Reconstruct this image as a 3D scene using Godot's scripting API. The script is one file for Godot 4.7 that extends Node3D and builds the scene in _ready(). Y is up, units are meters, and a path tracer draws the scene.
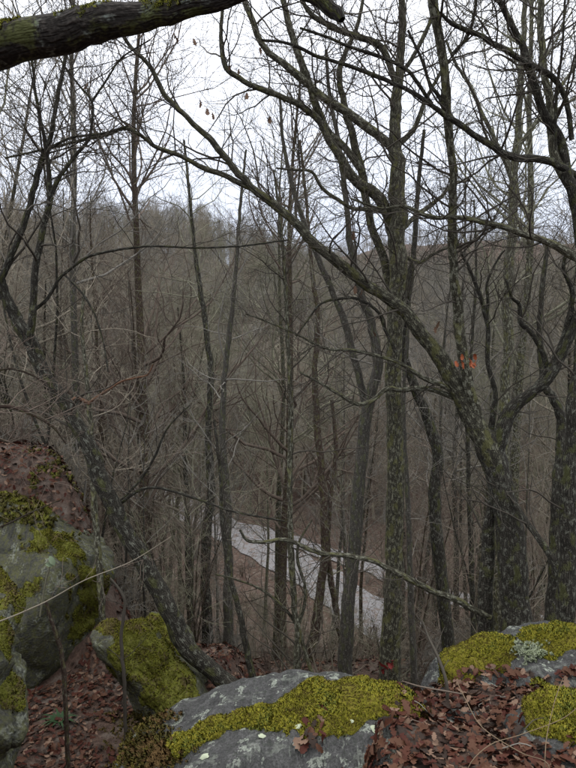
extends Node3D
# A wooded winter hillside seen from a mossy ledge: traced foreground trees, boulders, a gravel road in the valley and the wood beyond.
# Points marked as photo pixels (576 x 768) are turned into places with px(x, y, depth); the depth comes from the ground they stand on.

const F := 588.0
const PITCH := 6.0
var eye := Vector3(0, 1.6, 0)
var turn := Basis(Vector3.RIGHT, deg_to_rad(-PITCH))
var rng := RandomNumberGenerator.new()
var bump := FastNoiseLite.new()
var fine := FastNoiseLite.new()
var M := {}
var used := {}
var solids := []          # [TriangleMesh, offset] of ground and boulders, for resting things on them
var road_a := PackedVector3Array()
var road_b := PackedVector3Array()

# ------------------------------------------------------------------ mesh collecting
class MB:
	var v := PackedVector3Array()
	var n := PackedVector3Array()
	var uv := PackedVector2Array()
	var idx := PackedInt32Array()
	var c := PackedColorArray()
	func mesh(mat: Material) -> ArrayMesh:
		var a := []
		a.resize(Mesh.ARRAY_MAX)
		a[Mesh.ARRAY_VERTEX] = v
		a[Mesh.ARRAY_NORMAL] = n
		if uv.size(): a[Mesh.ARRAY_TEX_UV] = uv
		if c.size(): a[Mesh.ARRAY_COLOR] = c
		a[Mesh.ARRAY_INDEX] = idx
		var m := ArrayMesh.new()
		m.add_surface_from_arrays(Mesh.PRIMITIVE_TRIANGLES, a)
		m.surface_set_material(0, mat)
		return m
	func smoothed(mat: Material) -> ArrayMesh:
		# normals from the faces round each vertex
		n.resize(v.size())
		n.fill(Vector3.ZERO)
		for i in range(0, idx.size(), 3):
			var a := idx[i]
			var b := idx[i + 1]
			var d := idx[i + 2]
			var f := (v[d] - v[a]).cross(v[b] - v[a])
			n[a] += f
			n[b] += f
			n[d] += f
		for i in n.size():
			n[i] = n[i].normalized()
		return mesh(mat)

func px(x: float, y: float, depth: float) -> Vector3:
	return eye + turn * (Vector3((x - 288.0) / F, -(y - 384.0) / F, -1.0) * depth)

func tube(m: MB, pts: PackedVector3Array, rad: PackedFloat32Array, sides: int, rough := 0.0, vs := 1.0) -> void:
	var np := pts.size()
	var t := (pts[1] - pts[0]).normalized()
	var nr := t.cross(Vector3.RIGHT if absf(t.x) < 0.8 else Vector3.UP).normalized()
	var base := m.v.size()
	var ring := sides + 1 if sides > 3 else sides
	var reps := maxf(1.0, roundf(TAU * rad[0] / 0.55))
	var along := 0.0
	for i in np:
		if i > 0:
			along += pts[i].distance_to(pts[i - 1])
			t = (pts[mini(i + 1, np - 1)] - pts[i - 1]).normalized()
			nr = (nr - t * nr.dot(t)).normalized()
		var bi := t.cross(nr)
		for k in ring:
			var a := TAU * (k % sides) / sides
			var dir := nr * cos(a) + bi * sin(a)
			var r := rad[i]
			if rough > 0.0:
				var q := pts[i] + dir * r
				r *= 1.0 + rough * (bump.get_noise_3d(q.x * 80, q.y * 40, q.z * 80) + 0.4 * bump.get_noise_3d(q.x * 240, q.y * 90, q.z * 240))
			m.v.append(pts[i] + dir * r)
			m.n.append(dir)
			m.uv.append(Vector2(reps * k / sides, along / vs))
	for i in np - 1:
		for k in sides:
			var a := base + i * ring + k
			var b := base + i * ring + (k + 1) % ring
			m.idx.append_array([a, a + ring, b, b, a + ring, b + ring])

func curve(raw: Array, rr: Array, step: float) -> Array:
	# Catmull-Rom through the traced points, sampled about every step metres, a little knotty
	var pts := PackedVector3Array()
	var rad := PackedFloat32Array()
	var n := raw.size()
	for i in n - 1:
		var p0: Vector3 = raw[maxi(i - 1, 0)]
		var p1: Vector3 = raw[i]
		var p2: Vector3 = raw[i + 1]
		var p3: Vector3 = raw[mini(i + 2, n - 1)]
		var k := maxi(1, int(ceil(p1.distance_to(p2) / step)))
		for j in k:
			var t := float(j) / k
			pts.append(0.5 * (2.0 * p1 + (p2 - p0) * t + (2.0 * p0 - 5.0 * p1 + 4.0 * p2 - p3) * t * t + (3.0 * p1 - p0 - 3.0 * p2 + p3) * t * t * t))
			rad.append(lerpf(rr[i], rr[i + 1], t))
	pts.append(raw[n - 1])
	rad.append(rr[n - 1])
	var s := 0.0
	var k0: float = raw[0].x * 700.0
	for i in range(1, pts.size() - 1):
		s += pts[i].distance_to(pts[i - 1])
		var q := k0 + s * 3.2 / maxf(rad[i], 0.025)
		pts[i] += Vector3(bump.get_noise_2d(q, 3), bump.get_noise_2d(q, 90), bump.get_noise_2d(q, 170)) * rad[i] * 0.45
	return [pts, rad]

func rv() -> Vector3:
	return Vector3(rng.randf_range(-1, 1), rng.randf_range(-1, 1), rng.randf_range(-1, 1))

func grow(m: MB, p: Vector3, dir: Vector3, length: float, r: float, lvl: int, o: Dictionary) -> void:
	var segs := clampi(int(length / o.get("seg", 0.16)), 3, 7)
	var pts := PackedVector3Array([p])
	var rad := PackedFloat32Array([r])
	var d := dir.normalized()
	var step := length / segs
	var dirs := [d]
	for i in segs:
		d = (d + rv() * o.wig + Vector3.UP * o.up).normalized()
		p += d * step
		pts.append(p)
		dirs.append(d)
		rad.append(maxf(r * (1.0 - 0.7 * (i + 1) / segs), o.rmin))
	tube(m, pts, rad, 3 if r < o.get("three", 0.014) else 5)
	if lvl <= 0:
		return
	var kids: int = int(o.kids[lvl - 1] * rng.randf_range(0.75, 1.3) + 0.5)
	for k in kids:
		var t := rng.randf_range(0.18, 1.0) * segs
		var i := mini(int(t), segs - 1)
		var q := pts[i].lerp(pts[i + 1], t - i)
		var dd: Vector3 = dirs[i]
		var side := dd.cross(rv()).normalized()
		var cd := dd.rotated(side, deg_to_rad(rng.randf_range(28, 68)))
		grow(m, q, cd, length * rng.randf_range(0.3, 0.66), maxf(lerpf(rad[i], rad[i + 1], t - i) * 0.62, o.rmin), lvl - 1, o)

func dress(m: MB, pts: PackedVector3Array, rad: PackedFloat32Array, count: int, lvl: int, from: float, len_lo: float, len_hi: float, o: Dictionary) -> void:
	# side branches along a traced limb
	var n := pts.size()
	for k in count:
		var t := rng.randf_range(from, 1.0)
		var i := clampi(int(t * (n - 1)), 0, n - 2)
		var d := (pts[i + 1] - pts[i]).normalized()
		var side := d.cross(rv()).normalized()
		var cd := d.rotated(side, deg_to_rad(rng.randf_range(30, 80)))
		var L := rng.randf_range(len_lo, len_hi)
		grow(m, pts[i], cd, L, clampf(rad[i] * 0.4, o.rmin, 0.003 + L * 0.009), lvl, o)

# ------------------------------------------------------------------ nodes
func numbered(called: String) -> String:
	used[called] = used.get(called, -1) + 1
	return called if used[called] == 0 else "%s_%03d" % [called, used[called]]

func tag(o: Node, label: String, category: String, group := "", kind := "") -> void:
	o.set_meta("label", label)
	if category: o.set_meta("category", category)
	if group: o.set_meta("group", group)
	if kind: o.set_meta("kind", kind)

func thing(called: String, at: Vector3, label: String, category: String, group := "") -> Node3D:
	var o := Node3D.new()
	o.name = numbered(called)
	add_child(o)
	o.position = at
	tag(o, label, category, group)
	return o

func part(called: String, mesh: Mesh, parent: Node3D, at := Vector3.ZERO) -> MeshInstance3D:
	var o := MeshInstance3D.new()
	o.name = called
	o.mesh = mesh
	parent.add_child(o, true)
	o.position = at
	return o

func shifted(m: MB, by: Vector3) -> MB:
	for i in m.v.size():
		m.v[i] -= by
	return m

# ------------------------------------------------------------------ the lie of the land
func smooth(a: float, b: float, x: float) -> float:
	var t := clampf((x - a) / (b - a), 0, 1)
	return t * t * (3 - 2 * t)

func ramp(nodes: Array, d: float) -> float:
	for i in range(1, nodes.size()):
		if d < nodes[i][0] or i == nodes.size() - 1:
			var t: float = clampf((d - nodes[i - 1][0]) / (nodes[i][0] - nodes[i - 1][0]), 0, 1)
			return lerpf(nodes[i - 1][1], nodes[i][1], t)
	return 0.0

const LOWER := [[-60, -2.0], [3, -3.6], [7, -4.35], [10, -4.6], [11.5, -5.0], [16, -8.2], [24, -13.0], [36, -19.3], [42, -20.2], [80, -20.6], [81, -20.6]]

func road_gap(x: float, z: float) -> float:
	var best := 1e9
	for e in [[road_a, 2.2], [road_b, 1.2]]:
		var line: PackedVector3Array = e[0]
		for i in line.size() - 1:
			var a := Vector2(line[i].x, line[i].z)
			var b := Vector2(line[i + 1].x, line[i + 1].z)
			var q := Geometry2D.get_closest_point_to_segment(Vector2(x, z), a, b)
			best = minf(best, q.distance_to(Vector2(x, z)) - e[1])
	return best

func land(x: float, z: float) -> float:
	var d := -z
	var edge := ramp([[-2.2, 1.4], [-1.5, 1.9], [-0.95, 2.2], [0.3, 2.7], [0.8, 4.2], [1.2, 5.0], [3.0, 5.8], [6.0, 6.5]], x)
	var top := -0.32 * maxf(d, 0) - 0.05 * minf(d, 0) + 0.12 * bump.get_noise_2d(x * 30, z * 30)
	top += 0.10 * smooth(0.4, 3.0, x) - 0.16 * smooth(0.7, 1.3, x) * smooth(3.9, 4.7, d)
	var low := ramp(LOWER, d)
	low += smooth(-5.8, -12.0, x) * (2.0 + 0.12 * absf(x)) * (1.0 - smooth(16, 34, d))
	low += smooth(-0.24, -0.42, x / maxf(d, 1.0)) * 4.6 * smooth(9.5, 12.5, d) * (1.0 - smooth(15, 30, d))
	low += 0.8 * bump.get_noise_2d(x * 4, z * 4) * smooth(12, 30, d)
	low += 0.10 * bump.get_noise_2d(x * 34, z * 34)
	low -= 2.5 * smooth(-1.4, 0.3, x) * smooth(15.5, 10.0, d)
	var y := lerpf(top, low, smooth(edge, edge + 0.9, d))
	if d > 34.0:
		var gap := road_gap(x, z)
		y = lerpf(-20.16, y, smooth(0.4, 7.0, gap))
		var az := x / d
		var toe := 74.0 - 0.1 * x
		var crest := lerpf(27.0, 6.0, smooth(-0.22, 0.16, az))
		var t := clampf((d - toe) / 135.0, 0, 1)
		y += (crest + 20.5) * (t * 0.6 + 0.4 * t * t * (3 - 2 * t)) + 3.0 * bump.get_noise_2d(x * 1.1, z * 1.1) * t
		y -= smooth(215, 300, d) * 18.0
		y += smooth(290, 470, d) * lerpf(30.0, 74.0, smooth(-0.1, 0.2, az)) + 7.0 * bump.get_noise_2d(x * 0.35, z * 0.35) * smooth(240, 400, d)
	return y

func drop(x: float, z: float) -> Array:
	# the highest surface of ground or boulder under a point: [place, normal]
	var best := Vector3(x, land(x, z), z)
	var nrm := Vector3(land(x - 0.1, z) - land(x + 0.1, z), 0.2, land(x, z - 0.1) - land(x, z + 0.1)).normalized()
	for s in solids:
		var off: Vector3 = s[1]
		var h: Dictionary = s[0].intersect_ray(Vector3(x, 12, z) - off, Vector3.DOWN)
		if h and h.position.y + off.y > best.y:
			best = h.position + off
			nrm = h.normal if h.normal.y > 0 else -h.normal
	return [best, nrm]

func sight(x: float, y: float) -> Array:
	# where the line of sight through a photo pixel meets a boulder or the near ground
	var dir := (px(x, y, 1.0) - eye).normalized()
	var best := 1e9
	var nrm := Vector3.UP
	for s in solids:
		var off: Vector3 = s[1]
		var h: Dictionary = s[0].intersect_ray(eye - off, dir)
		if h:
			var dd: float = (h.position + off).distance_to(eye)
			if dd < best:
				best = dd
				nrm = h.normal if h.normal.dot(dir) < 0 else -h.normal
	var t := 1.0
	while t < minf(best, 60.0):
		var q := eye + dir * t
		if q.y < land(q.x, q.z):
			best = t
			nrm = Vector3(land(q.x - 0.1, q.z) - land(q.x + 0.1, q.z), 0.2, land(q.x, q.z - 0.1) - land(q.x, q.z + 0.1)).normalized()
			break
		t += 0.02 if t < 6.0 else 0.05
	return [eye + dir * best, nrm]

# ------------------------------------------------------------------ textures
func grey(w: int, h: int, freq: float, sd: int, type := FastNoiseLite.TYPE_SIMPLEX_SMOOTH, oct := 4) -> PackedByteArray:
	var nz := FastNoiseLite.new()
	nz.noise_type = type
	nz.seed = sd
	nz.frequency = freq
	nz.fractal_octaves = oct
	var im := nz.get_seamless_image(w, h)
	im.convert(Image.FORMAT_L8)
	return im.get_data()

func stretched(w: int, h: int, freq: float, sd: int, by: int) -> PackedByteArray:
	var nz := FastNoiseLite.new()
	nz.seed = sd
	nz.frequency = freq
	nz.noise_type = FastNoiseLite.TYPE_CELLULAR
	nz.cellular_return_type = FastNoiseLite.RETURN_DISTANCE2_SUB
	nz.cellular_jitter = 1.0
	nz.fractal_octaves = 2
	nz.domain_warp_enabled = true
	nz.domain_warp_amplitude = 14.0
	nz.domain_warp_frequency = 0.05
	var im := nz.get_seamless_image(w, h / by)
	im.convert(Image.FORMAT_L8)
	im.resize(w, h, Image.INTERPOLATE_CUBIC)
	return im.get_data()

func lin(r: float, g: float, b: float) -> Color:
	return Color(r, g, b).linear_to_srgb()

func texture(w: int, h: int, paint: Callable, grain := 0.0) -> ImageTexture:
	var salt := RandomNumberGenerator.new()
	salt.seed = 5
	var data := PackedByteArray()
	data.resize(w * h * 3)
	for i in w * h:
		var c: Color = paint.call(i)
		if grain > 0.0: c *= 1.0 + salt.randfn(0.0, grain)
		data[i * 3] = clampi(int(c.r * 255), 0, 255)
		data[i * 3 + 1] = clampi(int(c.g * 255), 0, 255)
		data[i * 3 + 2] = clampi(int(c.b * 255), 0, 255)
	return ImageTexture.create_from_image(Image.create_from_data(w, h, false, Image.FORMAT_RGB8, data))

func relief(w: int, h: int, bytes: PackedByteArray) -> ImageTexture:
	return ImageTexture.create_from_image(Image.create_from_data(w, h, false, Image.FORMAT_L8, bytes))

func plain(c: Color, rough := 0.9) -> StandardMaterial3D:
	var m := StandardMaterial3D.new()
	m.albedo_color = c
	m.roughness = rough
	m.metallic_specular = 0.3
	return m

func bark(dark: Color, light: Color, lichen: Color, moss: Color, share: float, sd: int) -> StandardMaterial3D:
	var w := 256
	var h := 768
	var plates := stretched(w, h, 0.05, sd, 4)
	var ridge := grey(w, h / 6, 0.05, sd + 5, FastNoiseLite.TYPE_SIMPLEX_SMOOTH, 3)
	var rim := Image.create_from_data(w, h / 6, false, Image.FORMAT_L8, ridge)
	rim.resize(w, h, Image.INTERPOLATE_CUBIC)
	ridge = rim.get_data()
	var blot := grey(w, h, 0.018, sd + 1)
	var speck := grey(w, h, 0.08, sd + 2)
	var mm := grey(w, h, 0.006, sd + 3)
	var high := PackedByteArray()
	high.resize(w * h)
	for i in w * h:
		high[i] = clampi(int(plates[i] * 0.5 + absf(ridge[i] - 128.0) * 0.9 + speck[i] * 0.2), 0, 255)
	var tex := texture(w, h, func(i):
		var c := dark.lerp(light, clampf(high[i] / 150.0 - 0.35 + (speck[i] - 128) / 300.0, 0, 1))
		var l := clampf(((blot[i] * 0.7 + speck[i] * 0.3) / 255.0 - (1.0 - share)) * 6.0, 0, 1) * clampf(high[i] / 110.0, 0, 1)
		c = c.lerp(lichen, l * 0.7)
		var g := clampf(((mm[i] * 0.75 + speck[i] * 0.25) / 255.0 - 0.56) * 7.0, 0, 1)
		return c.lerp(moss, g * 0.6))
	var m := plain(Color.WHITE, 0.92)
	m.albedo_texture = tex
	m.heightmap_enabled = true
	m.heightmap_texture = relief(w, h, high)
	m.heightmap_scale = 1.6
	return m

func materials() -> void:
	M.oak = bark(lin(0.019, 0.017, 0.013), lin(0.10, 0.093, 0.075), lin(0.24, 0.25, 0.20), lin(0.085, 0.092, 0.028), 0.45, 10)
	M.lichened = bark(lin(0.035, 0.032, 0.022), lin(0.16, 0.152, 0.105), lin(0.36, 0.37, 0.28), lin(0.15, 0.15, 0.055), 0.54, 20)
	M.flecked = bark(lin(0.026, 0.024, 0.017), lin(0.125, 0.118, 0.082), lin(0.29, 0.29, 0.21), lin(0.135, 0.135, 0.045), 0.50, 15)
	M.mossy_bough = bark(lin(0.014, 0.012, 0.010), lin(0.060, 0.052, 0.044), lin(0.20, 0.24, 0.21), lin(0.085, 0.10, 0.022), 0.40, 30)
	M.grey_bark = bark(lin(0.045, 0.040, 0.034), lin(0.15, 0.14, 0.115), lin(0.24, 0.25, 0.20), lin(0.10, 0.11, 0.05), 0.45, 40)
	M.red_bark = bark(lin(0.04, 0.026, 0.02), lin(0.13, 0.095, 0.07), lin(0.22, 0.24, 0.17), lin(0.11, 0.11, 0.04), 0.47, 50)
	M.twig = plain(lin(0.065, 0.057, 0.045))
	M.twig_lichened = plain(lin(0.20, 0.195, 0.135))
	M.twig_grey = plain(lin(0.19, 0.178, 0.152))
	M.twig_tan = plain(lin(0.235, 0.205, 0.155))
	M.twig_red = plain(lin(0.135, 0.105, 0.082))
	M.dead_wood = bark(lin(0.12, 0.06, 0.035), lin(0.30, 0.17, 0.10), lin(0.34, 0.28, 0.22), lin(0.2, 0.1, 0.06), 0.4, 55)
	M.straw = plain(lin(0.17, 0.125, 0.08))
	# leaf litter on the ground
	var w := 512
	var a := grey(w, w, 0.05, 61, FastNoiseLite.TYPE_CELLULAR, 2)
	var b := grey(w, w, 0.09, 62)
	var e := grey(w, w, 0.012, 63)
	var g := plain(Color.WHITE, 0.9)
	g.albedo_texture = texture(w, w, func(i):
		var c := lin(0.042, 0.027, 0.021).lerp(lin(0.130, 0.083, 0.062), clampf(a[i] / 255.0 * 0.7 + (b[i] - 100) / 255.0 * 0.8, 0, 1))
		return c.lerp(lin(0.15, 0.135, 0.115), clampf((e[i] - 140) / 90.0, 0, 0.6)), 0.12)
	g.uv1_triplanar = true
	g.uv1_world_triplanar = true
	g.uv1_scale = Vector3.ONE * 0.35
	g.heightmap_enabled = true
	g.heightmap_texture = relief(w, w, b)
	g.heightmap_scale = 2.0
	g.vertex_color_use_as_albedo = true
	M.litter = g
	var r := plain(Color.WHITE, 0.95)
	var rb := grey(w, w, 0.11, 71)
	var rc := grey(w, w, 0.012, 72)
	r.albedo_texture = texture(w, w, func(i):
		var c := lin(0.12, 0.116, 0.116).lerp(lin(0.26, 0.255, 0.26), rb[i] / 255.0)
		return c.lerp(lin(0.12, 0.085, 0.068), clampf((rc[i] * 0.8 + rb[i] * 0.2 - 150) / 40.0, 0, 0.6)))
	r.uv1_triplanar = true
	r.uv1_world_triplanar = true
	r.uv1_scale = Vector3.ONE * 0.22
	M.gravel = r
	# gneiss with grey and whitish crust lichens
	var n1 := grey(w, w, 0.02, 81)
	var n2 := grey(w, w, 0.10, 82)
	var n3 := grey(w, w, 0.014, 83)
	var n4 := grey(w, w, 0.05, 84)
	var rk := plain(Color.WHITE, 0.8)
	rk.albedo_texture = texture(w, w, func(i):
		var c := lin(0.030, 0.030, 0.029).lerp(lin(0.105, 0.104, 0.102), clampf(n1[i] / 255.0 * 0.9 + (n2[i] - 128) / 255.0, 0, 1))
		c = c.lerp(lin(0.30, 0.33, 0.27), clampf((n3[i] * 0.75 + n2[i] * 0.25 - 169) / 10.0, 0, 0.85))
		return c.lerp(lin(0.028, 0.032, 0.026), clampf((n4[i] * 0.75 + n2[i] * 0.25 - 152) / 16.0, 0, 0.75)), 0.14)
	rk.uv1_triplanar = true
	rk.uv1_scale = Vector3.ONE * 0.8
	rk.heightmap_enabled = true
	rk.heightmap_texture = relief(w, w, n2)
	rk.heightmap_scale = 1.5
	M.rock = rk
	var old := rk.duplicate()
	old.albedo_texture = texture(w, w, func(i):
		var c := lin(0.027, 0.028, 0.023).lerp(lin(0.095, 0.092, 0.074), clampf(n1[i] / 255.0 * 0.9 + (n2[i] - 128) / 255.0, 0, 1))
		c = c.lerp(lin(0.27, 0.29, 0.23), clampf((n3[i] * 0.7 + n2[i] * 0.3 - 168) / 14.0, 0, 0.7))
		return c.lerp(lin(0.072, 0.074, 0.028), clampf((n4[i] * 0.75 + n1[i] * 0.25 - 116) / 40.0, 0, 0.8)), 0.14)
	old.uv1_scale = Vector3.ONE * 0.45
	M.old_rock = old
	var ms := plain(Color.WHITE, 1.0)
	ms.albedo_texture = texture(w, w, func(i):
		var c := lin(0.085, 0.080, 0.010).lerp(lin(0.24, 0.215, 0.022), clampf(n2[i] / 255.0 * 1.2 - 0.1, 0, 1))
		return c.lerp(lin(0.12, 0.085, 0.025), clampf((n1[i] - 145) / 60.0, 0, 0.7)), 0.12)
	ms.uv1_triplanar = true
	ms.uv1_scale = Vector3.ONE * 2.2
	ms.heightmap_enabled = true
	ms.heightmap_texture = relief(w, w, n2)
	ms.heightmap_scale = 1.2
	M.moss = ms
	var md := ms.duplicate()
	md.albedo_texture = texture(w, w, func(i):
		var c := lin(0.075, 0.080, 0.014).lerp(lin(0.19, 0.195, 0.034), clampf(n2[i] / 255.0 * 1.2 - 0.1, 0, 1))
		return c.lerp(lin(0.12, 0.10, 0.045), clampf((n1[i] - 140) / 60.0, 0, 0.7)), 0.12)
	md.uv1_scale = Vector3.ONE * 1.1
	M.dark_moss = md
	M.moss_tuft = []
	for q in [lin(0.25, 0.235, 0.026), lin(0.17, 0.165, 0.020), lin(0.30, 0.265, 0.036)]:
		M.moss_tuft.append(plain(q, 1.0))
	M.dark_tuft = plain(lin(0.16, 0.165, 0.030), 1.0)
	M.pale_lichen = plain(lin(0.38, 0.42, 0.30), 1.0)
	M.leaf = []
	for q in [lin(0.050, 0.014, 0.009), lin(0.062, 0.022, 0.013), lin(0.078, 0.036, 0.021), lin(0.030, 0.020, 0.015), lin(0.165, 0.105, 0.072)]:
		var lm := plain(q, 0.62)
		lm.metallic_specular = 0.26
		M.leaf.append(lm)
	M.orange_leaf = plain(lin(0.30, 0.085, 0.035), 0.6)
	M.red_leaf = plain(lin(0.11, 0.014, 0.012), 0.6)
	M.brown_leaf = plain(lin(0.11, 0.065, 0.04), 0.7)
	M.green_leaf = plain(lin(0.14, 0.18, 0.11), 0.6)
	M.fern = plain(lin(0.022, 0.050, 0.018), 0.7)

# ------------------------------------------------------------------ boulders
func boulder_point(dir: Vector3, s: Dictionary) -> Vector3:
	var e: float = s.e
	var q := Vector3(signf(dir.x) * pow(absf(dir.x), e), signf(dir.y) * pow(absf(dir.y), e), signf(dir.z) * pow(absf(dir.z), e))
	q = q / pow(pow(absf(q.x), 2.0 / e) + pow(absf(q.y), 2.0 / e) + pow(absf(q.z), 2.0 / e), e / 2.0)
	var p: Vector3 = q * s.r
	for pl in s.planes:
		var w: float = p.dot(pl[0])
		if w > pl[1]: p *= lerpf(1.0, pl[1] / w, 0.9)
	var k: Vector3 = p + Vector3(s.sd, s.sd * 2.3, -s.sd)
	var f: float = s.get("f", 1.0)
	var a: float = s.amp
	var layer := sin((k.y * 0.9 + k.x * s.get("dip", 0.3)) * 7.0 * f + 3.0 * bump.get_noise_3d(k.x * 20, k.y * 20, k.z * 20))
	var disp: float = a * (bump.get_noise_3d(k.x * 28 * f, k.y * 28 * f, k.z * 28 * f) * 1.5 + 0.45 * bump.get_noise_3d(k.x * 80 * f, k.y * 80 * f, k.z * 80 * f)) + a * s.get("layers", 0.12) * layer
	var crack := bump.get_noise_3d(k.x * 34 * f + 40, k.y * 34 * f, k.z * 34 * f) / 0.05
	disp -= a * s.get("cracks", 0.3) * exp(-crack * crack)
	disp += a * 0.35 * (0.4 - absf(bump.get_noise_3d(k.x * 110 * f, k.y * 110 * f + 9, k.z * 110 * f)))
	disp += 0.018 * bump.get_noise_3d(k.x * 300, k.y * 300, k.z * 300) + 0.008 * fine.get_noise_3d(k.x * 300, k.y * 300, k.z * 300)
	return p + dir * disp

func boulder(s: Dictionary) -> Node3D:
	var root := thing("boulder", s.at, s.label, "boulder", "lichened boulders")
	var b := Basis.from_euler(Vector3(deg_to_rad(s.rot.x), deg_to_rad(s.rot.y), deg_to_rad(s.rot.z)))
	var nu: int = s.get("nu", 150)
	s.planes = []
	var cut := RandomNumberGenerator.new()
	cut.seed = int(s.sd)
	for k in s.get("cuts", 12):
		var n := Vector3(cut.randfn(), cut.randfn(), cut.randfn()).normalized()
		s.planes.append([n, (n * s.r).length() * cut.randf_range(s.get("cut", 0.74), 0.95)])
	var nv := nu / 2
	var m := MB.new()
	var dirs := PackedVector3Array()
	for j in nv + 1:
		var th := PI * j / nv
		for i in nu + 1:
			var ph := TAU * (i % nu) / nu
			var dir := Vector3(sin(th) * cos(ph), cos(th), sin(th) * sin(ph))
			dirs.append(dir)
			m.v.append(b * boulder_point(dir, s))
	for j in nv:
		for i in nu:
			var a := j * (nu + 1) + i
			m.idx.append_array([a, a + nu + 1, a + 1, a + 1, a + nu + 1, a + nu + 2])
	var mesh := m.smoothed(s.mat)
	# close the seam: same normals on both edges
	part("rock_face", mesh, root)
	solids.append([mesh.generate_triangle_mesh(), s.at])
	if not s.has("moss"):
		return root
	# moss cushions: sheets that swell out of the rock where the photograph shows moss
	var spots := []
	for q in s.moss:
		var h := sight(q[0], q[1])
		spots.append([h[0] - s.at, q[2]])
	var mask := PackedFloat32Array()
	mask.resize(m.v.size())
	for i in m.v.size():
		var best := -1.0
		for q in spots:
			best = maxf(best, 1.0 - m.v[i].distance_to(q[0]) / q[1])
		var p: Vector3 = m.v[i] + s.at
		mask[i] = best + 0.8 * bump.get_noise_3d(p.x * 55, p.y * 55, p.z * 55) + (0.35 + s.get("rag", 0.0)) * bump.get_noise_3d(p.x * 170, p.y * 90, p.z * 170) + 0.25 * (m.n[i].y - 0.7)
	var g := MB.new()
	var remap := {}
	var thick: float = s.get("thick", 0.035)
	for t in range(0, m.idx.size(), 3):
		if maxf(mask[m.idx[t]], maxf(mask[m.idx[t + 1]], mask[m.idx[t + 2]])) <= 0.0:
			continue
		for k in 3:
			var i := m.idx[t + k]
			if not remap.has(i):
				remap[i] = g.v.size()
				var p: Vector3 = m.v[i]
				var up := clampf(mask[i] * 1.5, -0.4, 1.0)
				g.v.append(p + m.n[i] * (thick * up * (0.75 + 0.5 * bump.get_noise_3d(p.x * 240, p.y * 240, p.z * 240)) + (0.006 if mask[i] > 0 else -0.012)))
			g.idx.append(remap[i])
	if g.idx.size() < 30:
		return root
	var gm := g.smoothed(s.moss_mat)
	var cushion := part("moss_cushion", gm, root)
	cushion.set_meta("kind", "stuff")
	cushion.set_meta("label", s.get("moss_label", "yellow green moss spread over the rock"))
	tufts(g, cushion, s.get("tufts", 6000), s.tuft_mats, s.get("tuft", 0.016))
	return root

func tuft_mesh(mat: Material, sd: int) -> ArrayMesh:
	var r := RandomNumberGenerator.new()
	r.seed = sd
	var m := MB.new()
	for k in 7:
		var a := r.randf() * TAU
		var lean := r.randf_range(0.1, 0.9)
		var d := Vector3(cos(a) * lean, 1, sin(a) * lean).normalized()
		var o := Vector3(r.randf_range(-0.5, 0.5), -0.3, r.randf_range(-0.5, 0.5))
		var side := d.cross(Vector3(cos(a + 1), 0.2, sin(a + 1))).normalized() * 0.17
		var b := m.v.size()
		m.v.append_array([o - side, o + side, o + d * 0.6 + side * 0.8, o + d * 1.1, o + d * 0.6 - side * 0.8])
		var nn := (d + Vector3.UP).normalized()
		for q in 5: m.n.append(nn)
		m.idx.append_array([b, b + 1, b + 2, b, b + 2, b + 4, b + 4, b + 2, b + 3])
	return m.mesh(mat)

func tufts(g: MB, parent: Node3D, count: int, mats: Array, size: float) -> void:
	# tones gather in patches
	var bins := []
	for k in mats.size(): bins.append([])
	for i in count:
		var t := rng.randi_range(0, g.idx.size() / 3 - 1) * 3
		var u := rng.randf()
		var v := rng.randf() * (1.0 - u)
		var a := g.idx[t]
		var p := g.v[a] + (g.v[g.idx[t + 1]] - g.v[a]) * u + (g.v[g.idx[t + 2]] - g.v[a]) * v
		var n := (g.n[a] + rv() * 0.4).normalized()
		var x := n.cross(rv()).normalized()
		var patch := bump.get_noise_3d(p.x * 130, p.y * 130, p.z * 130)
		var k := clampi(int((patch * 0.8 + 0.5 + rng.randfn(0.0, 0.22)) * mats.size()), 0, mats.size() - 1)
		bins[k].append(Transform3D(Basis(x, n, x.cross(n)) * Basis().scaled(Vector3.ONE * size * rng.randf_range(0.55, 1.3) * (1.1 + patch)), p))
	for k in mats.size():
		var mm := MultiMesh.new()
		mm.transform_format = MultiMesh.TRANSFORM_3D
		mm.mesh = tuft_mesh(mats[k], 5 + k)
		mm.instance_count = bins[k].size()
		for i in bins[k].size(): mm.set_instance_transform(i, bins[k][i])
		var o := MultiMeshInstance3D.new()
		o.name = "moss_tufts"
		o.multimesh = mm
		o.set_meta("kind", "stuff")
		parent.add_child(o, true)

# ------------------------------------------------------------------ leaves
func oak_leaf(mat: Material, sd: int, whole := false) -> ArrayMesh:
	var r := RandomNumberGenerator.new()
	r.seed = sd
	var m := MB.new()
	var wid := [0.03, 0.20, 0.13, 0.30, 0.17, 0.33, 0.18, 0.20, 0.0]
	if whole: wid = [0.03, 0.24, 0.36, 0.42, 0.43, 0.39, 0.31, 0.18, 0.0]
	var curl := r.randf_range(-0.35, 0.7)
	var bow := r.randf_range(-0.3, 0.5)
	var twist := r.randf_range(-0.5, 0.5)
	for i in 9:
		var t := i / 8.0
		var w: float = wid[i] * r.randf_range(0.8, 1.2)
		var y := bow * (0.25 - (t - 0.5) * (t - 0.5)) * 1.2
		for s in [-1, 0, 1]:
			var x: float = s * w
			m.v.append(Vector3(x, y + absf(x) * curl + x * twist * (t - 0.5) * 2.0, t - 0.5))
			m.uv.append(Vector2(x, t))
	for i in 8:
		for s in 2:
			var a := i * 3 + s
			m.idx.append_array([a, a + 3, a + 1, a + 1, a + 3, a + 4])
	return m.smoothed(mat)

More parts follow.
